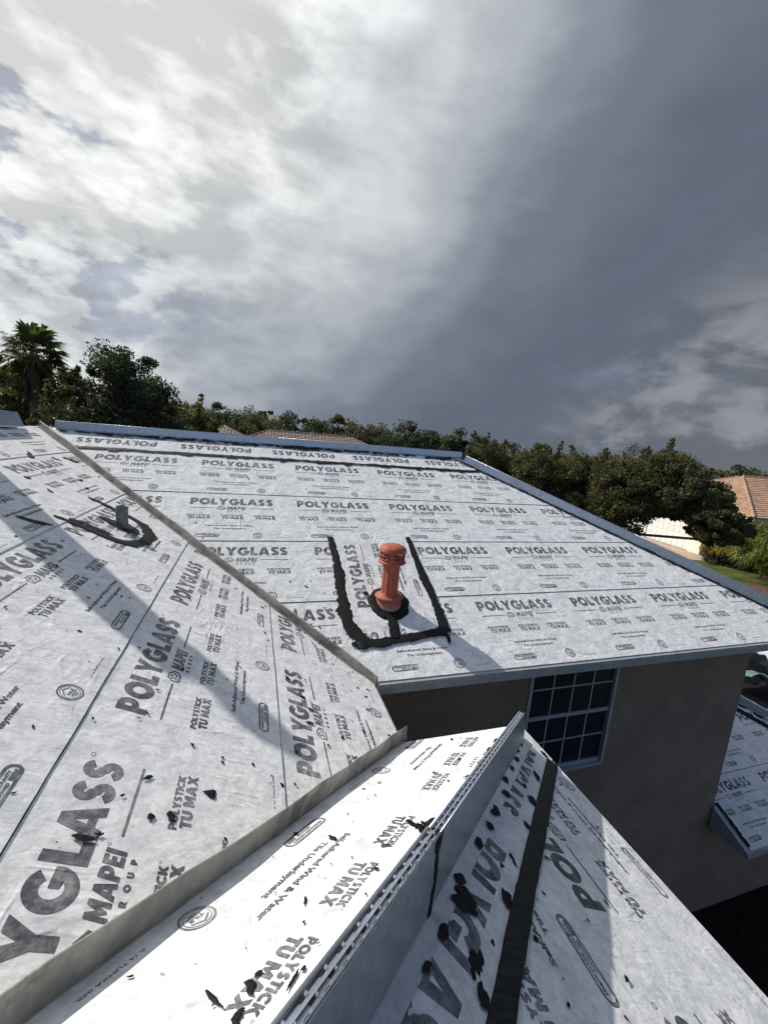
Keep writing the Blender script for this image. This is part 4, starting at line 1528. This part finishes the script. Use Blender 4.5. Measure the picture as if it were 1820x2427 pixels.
tree('broadleaf_tree', 'dark bushy tree filling the gap under the big dark tree', (-6.9, 23.0), 1.1, 2.0, -6.0, M_DARKLEAF, 29, 70, 150, .12, .16, cr=.30, shoots=4)

# tree line behind the main ridge
kinds = {'o': (M_WOODS, 'rounded'), 'd': (M_DARKLEAF, 'dark rounded'), 'l': (M_OLIVE, 'pale leafy')}
TL = [(-10.6, 52, 2.2, 2.6, 'l'), (-9.08, 54.24, 2.5, 2.2, 'l'), (-8.23, 59.4, 2.5, 2.0, 'o'), (-7.3, 64.6, 2.7, 2.0, 'd'), (-2.6, 65.9, 2.5, 2.6, 'o'), (-.54, 70, 2.9, 2.2, 'o'), (3.3, 69.9, 2.4, 2.8, 'l'), (5.3, 65.8, 2.4, 2.8, 'o'),
      (10.4, 67.2, 2.0, 3.0, 'o'), (14.6, 60.2, 2.0, 2.6, 'l'), (17.4, 59.5, 1.4, 2.6, 'o'), (18.8, 54.9, 1.1, 2.6, 'o'), (16.47, 41.9, 1.65, 2.3, 'd'), (20.5, 45.6, .8, 1.9, 'l'), (18.6, 35.4, .75, 1.5, 'o'), (-4.6, 50, 1.2, 2.2, 'd'), (1.0, 62, 1.6, 2.6, 'l'), (8.0, 60, 1.4, 2.6, 'd'), (12.6, 55, 1.0, 2.4, 'o')]
used = {}
ords = ['first', 'second', 'third', 'fourth', 'fifth', 'sixth', 'seventh', 'eighth', 'ninth', 'tenth']
for i, (x, y, zt, rr, k) in enumerate(sorted(TL, key=lambda q: q[0] / q[1])):
    m_, ad = kinds[k]
    used[k] = used.get(k, 0) + 1
    tree('broadleaf_tree', '%s %s tree from the left in the line behind the main ridge' % (ords[used[k] - 1], ad), (x, y), zt + 1.15, rr * 1.35, -4.5, m_, 100 + i, 56, 120, .17, .22, 'tree line behind the ridge', cr=.30, limbs=5)
for i, (x, y, zt, lab) in enumerate(((1.22, 72, 3.6, 'tall umbrella topped pine behind the tiled roof, left one of two'), (8.6, 74.5, 3.1, 'tall umbrella topped pine behind the tiled roof, right one of two'))):
    tree('pine_tree', lab, (x, y), zt, 1.9, zt - 1.5, M_WOODS, 140 + i, 16, 110, .16, .15, 'tree line behind the ridge', cr=.45, limbs=10)
palm('small cabbage palm in the tree line left of the tiled roof', (-4.56, 57.8), 2.1, 1.35, 51, 'palms behind the ridge', leaves=30)
palm('cabbage palm standing behind the right end of the tiled roof', (11.2, 58.9), 1.8, 1.6, 52, 'palms behind the ridge', leaves=34, mat=M_OLIVE)
palm('low cabbage palm beside the dark round tree behind the ridge', (19.64, 40.5), .35, 1.05, 53, 'palms behind the ridge', leaves=28, skirt=False)
palm('thin cabbage palm at the left end of the far tree line', (-10.2, 57.0), 1.9, 1.1, 54, 'palms behind the ridge', leaves=28)

# oaks at the right
RTREES = [(1150, 11.27, 18.9, .85, 1.45, -3.5, 'oak tree nearest the right end of the main ridge', M_OAK),
          (1225, 13.2, 19.0, .15, 1.6, -3.8, 'low oak in the dip right of the ridge end', M_OAK),
          (1290, 12.9, 16.6, .80, 1.65, -4.0, 'taller oak just right of the dip by the ridge end', M_OAK),
          (1400, 14.5, 15.3, .35, 2.0, -3.8, 'rounded oak in the middle of the right hand trees', M_OAK),
          (1480, 18.2, 17.2, .45, 2.2, -3.6, 'farther oak showing between the middle and big oaks', M_OLIVE),
          (1570, 16.2, 13.3, .85, 2.1, -2.45, 'biggest oak, dark crown in front of the white garage', M_OAK),
          (1660, 16.3, 11.9, -.05, 1.55, -2.35, 'spreading oak limb and crown before the neighbouring roof', M_OAK),
          (1725, 16.5, 10.7, -1.25, 1.15, -2.9, 'low rightmost oak crown below the neighbouring tiled roof', M_OAK),
          (1340, 15.2, 18.2, .25, 2.0, -3.8, 'oak half hidden behind the taller and the rounded oaks', M_OAK),
          (1510, 14.9, 13.6, -.1, 1.6, -3.3, 'lower dark oak at the left foot of the biggest oak', M_OAK)]
for i, (px, x, y, zt, rr, zl, lab, m_) in enumerate(RTREES):
    tree('oak_tree', lab, (x, y), zt, rr, zl, m_, 200 + i, 170, 200, .056, .13 if i not in (6, 7) else .06, 'oaks at the right', cr=.23, limbs=26, shoots=5, base={5: (-1.9, .6), 6: (-3.0, 2.6), 7: (-3.4, 3.8)}.get(i, (0., 0.)))

# far woods on the horizon, too far to tell trees apart
r_ = np.random.default_rng(77)
cen = []
for i in range(900):
    az = radians(-75 + 165 * r_.random())
    d = 115 + 60 * r_.random()
    cen.append((d * sin(az), d * cos(az), -6.0 + (6.2 + 1.3 * sin(az * 23) + 1.2 * sin(az * 57)) * r_.random() ** .6))
wd = thing('distant_wood', 'far band of mixed woodland along the horizon', 'woodland', (0, 140, GZ))
wd['kind'] = 'stuff'
fastquads('foliage', leafquads(np.array(cen), np.full(900, 2.0), 60, .55, r_), M_WOODS, wd)

# ------------------------------------------------------------------ neighbouring houses
M_TILE_B = simple('brown_roof_tile', (.30, .21, .165), .8, 0, .30, 3, 20, .01, stain=(.10, .08, .07), stscale=1.2)
M_TILE_T = simple('tan_roof_tile', (.42, .27, .175), .8, 0, .22, 2, 20, .01, stain=(.30, .20, .13), stscale=.8)
M_NWALL = simple('white_stucco', (.72, .72, .69), .85, 0, .05, 2, 60, .004)
M_GDOOR = simple('white_garage_door', (.78, .78, .75), .6, 0, .03, 2)
M_PAVER = simple('tan_pavers', (.46, .34, .22), .9, 0, .18, 6, 12, .01)


def tile_slope(fr, poly, parent, mat, tw=.30, te=.34, name='tile_course', amp=.045):
    """barrel tiles on one slope: every course a strip of real arches, stepped over the course below"""
    u0, u1 = min(q[0] for q in poly), max(q[0] for q in poly)
    v1 = max(q[1] for q in poly)
    rowsn = int(v1 / te + .999)
    nu = max(4, int((u1 - u0) / tw) * 6)
    us = np.linspace(u0, u1, nu + 1)
    ph = us / tw * 2 * pi
    arch = amp * np.abs(np.sin(ph / 2)) ** .7
    allv, allf = [], []
    for r in range(rowsn):
        va, vb = r * te, (r + 1) * te + .02
        b = len(allv)
        pts = [(u, va, .035 + a * .9 - .03) for u, a in zip(us, arch)] + [(u, va, .055 + a) for u, a in zip(us, arch)] + [(u, vb, .012 + a) for u, a in zip(us, arch)]
        allv += pts
        m = nu + 1
        for i in range(nu):
            allf.append((b + i, b + i + 1, b + m + i + 1, b + m + i))
            allf.append((b + m + i, b + m + i + 1, b + 2 * m + i + 1, b + 2 * m + i))
    bm = bmesh.new()
    vs = [bm.verts.new(q) for q in allv]
    for f in allf:
        bm.faces.new([vs[i] for i in f])
    n = len(poly)
    for i in range(n):
        a, b = poly[i], poly[(i + 1) % n]
        bmesh.ops.bisect_plane(bm, geom=bm.verts[:] + bm.edges[:] + bm.faces[:], dist=1e-6, plane_co=(a[0], a[1], 0), plane_no=(b[1] - a[1], -(b[0] - a[0]), 0), clear_outer=True)
    bm.verts.index_update()
    V_ = np.array([v.co[:] for v in bm.verts])
    Fc = [tuple(v.index for v in f.verts) for f in bm.faces]
    bm.free()
    o = meshobj(name, fr.arr(V_[:, 0], V_[:, 1], V_[:, 2]), Fc, mat, parent)
    o['kind'] = 'stuff'
    return o


def caps(p0, p1, parent, mat, r=.11, step=.36):
    p0, p1 = np.array(p0, float), np.array(p1, float)
    L_ = np.linalg.norm(p1 - p0)
    n = int(L_ / step)
    d = (p1 - p0) / L_
    proto = None
    for i in range(n):
        a = p0 + d * i * step
        b = a + d * (step + .04)
        if proto is None:
            g_ = G()
            g_.tube([a + (0, 0, .06), b + (0, 0, .045)], [r, r * .85], 8)
            proto = g_.obj('ridge_tile', mat, parent)
        else:
            c_ = proto.copy()
            link(c_, parent)
            c_.location = Vector(proto.location) + Vector(d * i * step)


def hip_house(name, label, org, rot, w, d, zeave, pitch, wallmat, tilemat, tw=.30):
    """local frame: x along the long side, y depth; front faces -y"""
    ca, sa = cos(rot), sin(rot)

    def Wd(x, y, z):
        return np.array((org[0] + ca * x - sa * y, org[1] + sa * x + ca * y, z))
    t_ = thing(name, label, 'house', (org[0], org[1], GZ))
    run = min(w, d) / 2
    zr = zeave + pitch * run
    sl = sqrt(1 + pitch * pitch)
    ov = .5
    g = G()
    q = [(ov, ov), (w - ov, ov), (w - ov, d - ov), (ov, d - ov)]
    g.hexa([Wd(x, y, GZ) for x, y in q] + [Wd(x, y, zeave - .1) for x, y in q])
    g.obj('wall', wallmat, t_)
    g = G()
    q = [(0, 0), (w, 0), (w, d), (0, d)]
    g.hexa([Wd(x, y, zeave - .20) for x, y in q] + [Wd(x, y, zeave - .02) for x, y in q])
    g.obj('eave_board', M_FASCIA, t_)
    if w >= d:
        A, B = (run, run), (w - run, run)
    else:
        A, B = (run, run), (run, d - run)
    up_ = lambda dx, dy: tuple(Wd(dx, dy, pitch) - Wd(0, 0, 0))
    slopes = []
    c4_ = [(0, 0), (w, 0), (w, d), (0, d)]
    dirs = [((1, 0), (0, 1)), ((0, 1), (-1, 0)), ((-1, 0), (0, -1)), ((0, -1), (1, 0))]
    lens = [w, d, w, d]
    for i in range(4):
        (ux, uy), (vx, vy) = dirs[i]
        fr = Frame(Wd(*c4_[i], zeave), up_(ux, uy)[:2] + (0,), (up_(vx, vy)[0], up_(vx, vy)[1], pitch))
        L_ = lens[i]
        long_ = L_ >= max(w, d) - 1e-6 and abs(w - d) > 1e-6
        if long_:
            poly = [(0, 0), (L_, 0), (L_ - run, run * sl), (run, run * sl)]
        else:
            poly = [(0, 0), (L_, 0), (L_ / 2 + .001, L_ / 2 * sl), (L_ / 2 - .001, L_ / 2 * sl)]
        tile_slope(fr, poly, t_, tilemat, tw)
    a, b = Wd(*A, zr), Wd(*B, zr)
    caps(a, b, t_, tilemat)
    for cn, e in ((c4_[0], a), (c4_[1], b if w >= d else a), (c4_[2], b), (c4_[3], a if w >= d else b)):
        caps(Wd(*cn, zeave + .02), e, t_, tilemat)
    return t_, Wd


# brown tiled roof just over the main ridge
nb, Wn = hip_house('neighbour_house', 'house behind the ridge showing only its brown tiled roof', (-3.2, 40.6), radians(-2), 17.2, 8.6, -1.72, .44, M_NWALL, M_TILE_B, .34)
gl = G()
pa = Wn(0, 0, 0)
nb2, Wn2 = hip_house('neighbour_house', 'wing with a small brown tiled hip at the left of the ridge roof', (-6.3, 43.2), radians(-2), 6.4, 6.4, -1.18, .46, M_NWALL, M_TILE_B, .34)
vp = thing('vent_pipe', 'thin white vent pipe on the brown tiled roof', 'vent pipe', (5.5, 42.2, -.9))
G().lathe([(.05, -1.2), (.05, .22)], (5.5, 42.2), 10).obj('pipe', M_WHITE, vp)
G().lathe([(.10, .22), (.11, .30), (.05, .36)], (5.5, 42.2), 10).obj('cowl', M_WHITE, vp)

# tan tiled house at the right
nr, Wr = hip_house('neighbour_house', 'neighbouring house with tan tiled hip roof at the far right', (36.5, 21.2), radians(-6), 22.0, 13.5, -3.52, .44, M_NWALL, M_TILE_T, .32)
nr2, Wr2 = hip_house('neighbour_house', 'farther tan tiled roof behind the neighbouring house at the right', (42.0, 42.0), radians(-6), 16.0, 12.0, -3.2, .42, M_NWALL, M_TILE_T, .32)
# garage wing
ga = thing('garage', 'white garage wing with panelled door behind the oaks', 'garage', (35.2, 24.5, GZ))
ang = radians(80)
du_ = np.array((cos(ang), sin(ang), 0))
dn_ = np.array((-sin(ang), cos(ang), 0))
P0 = np.array((34.75, 23.45, GZ))


def gp(u, n, z):
    q = P0 + du_ * u - dn_ * n
    return (q[0], q[1], GZ + z)


def gbox(u0, u1, n0, n1, z0, z1):
    return G().hexa([gp(u0, n0, z0), gp(u1, n0, z0), gp(u1, n1, z0), gp(u0, n1, z0), gp(u0, n0, z1), gp(u1, n0, z1), gp(u1, n1, z1), gp(u0, n1, z1)])


gbox(0, 9.5, .12, 4.0, 0, 3.0).obj('wall', M_NWALL, ga)
gbox(0, 1.0, 0, .119, .93, 3.0).obj('pier', M_NWALL, ga)
gbox(-.06, 1.08, -.07, .119, 0, .92).obj('pier_base', simple('cream_stucco', (.80, .76, .62), .85, 0, .05, 2, 60, .003), ga)
gbox(6.0, 9.5, 0, .119, 0, 3.0).obj('pier', M_NWALL, ga)
gbox(1.0, 6.0, 0, .119, 2.35, 3.0).obj('lintel', M_NWALL, ga)
door = gbox(1.01, 5.99, .08, .115, .02, 2.34).obj('garage_door', M_GDOOR, ga)
for i in range(4):
    for j in range(8):
        u = 1.10 + j * .61
        z = .10 + i * .56
        gbox(u, u + .50, .055, .0795, z, z + .42).obj('door_panel', M_GDOOR, door)
g_ = G()
g_.hexa([gp(-.5, -.5, 3.0), gp(10, -.5, 3.0), gp(10, 4.5, 3.0), gp(-.5, 4.5, 3.0), gp(1.9, 1.9, 4.0), gp(8.1, 1.9, 4.0), gp(8.1, 2.1, 4.0), gp(1.9, 2.1, 4.0)])
g_.obj('roof', M_TILE_T, ga)
dv = G()
dv.add([(26.5, 24.0, GZ + .02), (33.6, 21.5, GZ + .02), (34.6, 23.2, GZ + .02), (36.5, 34.0, GZ + .02), (28.0, 36.0, GZ + .02)], [(0, 1, 2, 3, 4)])
tag(dv.obj('driveway', M_PAVER), kind='structure', label='sunlit tan paver driveway in front of the garage')


def hedge(name, label, p0, p1, ht, wd_, mat, seed, per=130):
    r_ = np.random.default_rng(seed)
    p0, p1 = np.array(p0, float), np.array(p1, float)
    t_ = thing(name, label, 'hedge', tuple((p0 + p1) / 2))
    n = 70
    f_ = r_.random((n, 1))
    c_ = p0 + (p1 - p0) * f_ + np.column_stack((r_.normal(0, wd_ / 3, n), r_.normal(0, wd_ / 3, n), r_.random(n) * ht))
    fastquads('foliage', leafquads(c_, np.full(n, .28), per, .07, r_), mat, t_)
    g = G()
    for k in range(5):
        q = p0 + (p1 - p0) * (k + .5) / 5
        g.tube([q, q + (0, 0, ht * .8)], [.05, .02], 5)
    g.obj('stem', M_BARK, t_)
    return t_


hedge('hedge', 'dark clipped hedge in front of the garage corner', (33.2, 21.6, GZ), (33.9, 18.6, GZ), .85, .8, M_DARKLEAF, 301)
hedge('sunlit_hedge_top', 'hedge top with sunlight put into its golden leaf colour', (33.0, 22.0, GZ + .75), (33.4, 20.4, GZ + .75), .35, .7, M_HEDGE_LIT, 302)


def weeping(label, loc, ztop, rr, seed, group=None):
    r_ = np.random.default_rng(seed)
    x, y = loc
    t_ = thing('weeping_shrub', label, 'shrub', (x, y, GZ), group)
    quads = []
    g = G()
    for i in range(26):
        az = r_.random() * 2 * pi
        h_ = (ztop - GZ) * (.55 + .45 * r_.random())
        d = np.array((cos(az), sin(az), 0))
        pts = []
        for k in range(7):
            f_ = k / 6
            pts.append(np.array((x, y, GZ)) + d * rr * (.25 * f_ + .9 * f_ ** 2.4) + np.array((0, 0, h_ * (sin(f_ * 2.35) / 1.0))))
        g.tube(pts, [.05, .045, .04, .03, .025, .02, .01], 5)
        for k in range(2, 7):
            for j in range(34):
                c_ = pts[k - 1] + (pts[k] - pts[k - 1]) * r_.random() + r_.normal(0, .10, 3)
                dd = r_.normal(0, .35, 3) + d * .35 + np.array((0, 0, -.9))
                dd = dd / np.linalg.norm(dd) * .55 * (.5 + r_.random())
                s = np.cross(dd, r_.normal(size=3))
                s = s / np.linalg.norm(s) * .035
                quads.append([c_, c_ + dd * .5 + s, c_ + dd, c_ + dd * .5 - s])
    g.obj('stems', M_BARK, t_)
    fastquads('fronds', np.array(quads), M_LIME, t_)


weeping('yellow green weeping shrub beside the dark hedge at the right edge', (32.6, 17.8), -2.9, 1.9, 401, 'weeping shrubs on the lawn')
weeping('nearer yellow green weeping shrub at the right frame edge', (31.2, 16.4), -3.4, 1.8, 402, 'weeping shrubs on the lawn')
tag(blob(Frame((29.4, 15.6, GZ + .02), (1, 0, 0), (0, 1, 0)), 0, 0, 1.6, .7, .4, 'mulch_bed', parent=thing('flower_bed', 'bare brown mulch bed in the lawn at the right edge', 'flower bed', (29.4, 15.6, GZ)), th=.12, h0=.03)).data.materials[0] = simple('brown_mulch', (.10, .055, .035), 1, 0, .4, 10, 30, .03)


# ------------------------------------------------------------------ roofing debris below, right of the wall
def crumple(name, label, cat, c_, sx_, sy_, rz, tilt, mat, seed, amp=.10, group=None):
    r_ = np.random.default_rng(seed)
    n, m = 14, 10
    V = []
    ph = r_.random(8) * 6.28
    R3 = np.array(Matrix.Rotation(rz, 3, 'Z') @ Matrix.Rotation(tilt, 3, 'X'))
    for i in range(n + 1):
        for j in range(m + 1):
            u, v = (i / n - .5) * sx_, (j / m - .5) * sy_
            e = 1 + .10 * sin(5 * u + ph[6]) * sin(7 * v + ph[7])
            z = amp * (sin(4.1 * u + ph[0]) * sin(3.3 * v + ph[1]) + .6 * abs(sin(7 * u + 5 * v + ph[2])) + .4 * abs(sin(11 * v - 6 * u + ph[3])))
            V.append(np.array(c_) + R3 @ np.array((u * e, v * e, z)))
    F_ = [(i * (m + 1) + j, (i + 1) * (m + 1) + j, (i + 1) * (m + 1) + j + 1, i * (m + 1) + j + 1) for i in range(n) for j in range(m)]
    b = len(V)
    V += [q - R3 @ np.array((0, 0, .012)) for q in V]
    F_ += [tuple(b + k for k in f[::-1]) for f in F_]
    o = meshobj(name, V, F_, mat, None, base=tuple(c_), label=label)
    tag(o, cat=cat, group=group)
    return o


M_FELT = simple('black_roofing_felt', (.012, .012, .013), .55, 0, .5, 6, 12, .02)
M_TEAL = simple('pale_teal_plastic', (.15, .24, .215), .35, 0, .12, 4)
M_SCRAP = simple('white_scrap', (.62, .63, .62), .6, 0, .12, 5)
M_RUST = simple('brown_cardboard', (.20, .12, .08), .9, 0, .3, 5)
DEB = (13.0, 6.6, -5.0)
dt = G()
dt.add([(11.2, 4.6, -6.9), (16.5, 4.6, -6.9), (16.5, 10.5, -6.9), (11.2, 10.5, -6.9), (12.2, 5.6, -5.6), (15.5, 5.6, -5.3), (15.5, 9.5, -5.2), (12.2, 9.5, -5.5)],
       [(0, 1, 5, 4), (1, 2, 6, 5), (2, 3, 7, 6), (3, 0, 4, 7), (4, 5, 6, 7), (3, 2, 1, 0)])
hp_o = dt.obj('debris_heap', M_FELT, base=(13.8, 7.5, -6.9))
tag(hp_o, 'dark heap of torn roofing felt beyond the lower roof', 'debris')
for i, (dx, dy, dz_, sx_, sy_, rz, ti, m_, nm, lab, ct) in enumerate((
        (-.2, .9, .10, 1.5, .9, .3, .2, M_FELT, 'torn_felt', 'torn black felt sheet lying on top of the debris heap', 'roofing felt'),
        (.6, .2, .02, 1.3, .5, .9, .1, M_SCRAP, 'underlayment_scrap', 'white underlayment scrap on the debris heap', 'scrap'),
        (-.9, -.1, -.15, .9, .6, -.3, -.2, M_TEAL, 'plastic_sheet', 'pale teal plastic sheet crumpled on the debris heap', 'plastic sheet'),
        (.1, -.9, -.25, .8, .5, .5, .3, M_TEAL, 'plastic_sheet', 'second teal plastic sheet lower on the debris heap', 'plastic sheet'),
        (-1.2, .6, -.05, 1.1, .25, .2, .1, M_SCRAP, 'underlayment_scrap', 'narrow white strip at the left of the debris heap', 'scrap'),
        (.9, 1.3, .18, 1.6, .3, .1, .0, M_RUST, 'cardboard_strip', 'brown cardboard strip across the debris heap', 'cardboard'),
        (-.4, -.5, -.22, 1.2, .7, 1.2, .3, M_FELT, 'torn_felt', 'folded black felt at the near side of the debris heap', 'roofing felt'))):
    crumple(nm, lab, ct, (DEB[0] + dx, DEB[1] + dy, DEB[2] + dz_ + .0), sx_, sy_, rz, ti, m_, 500 + i, .07)
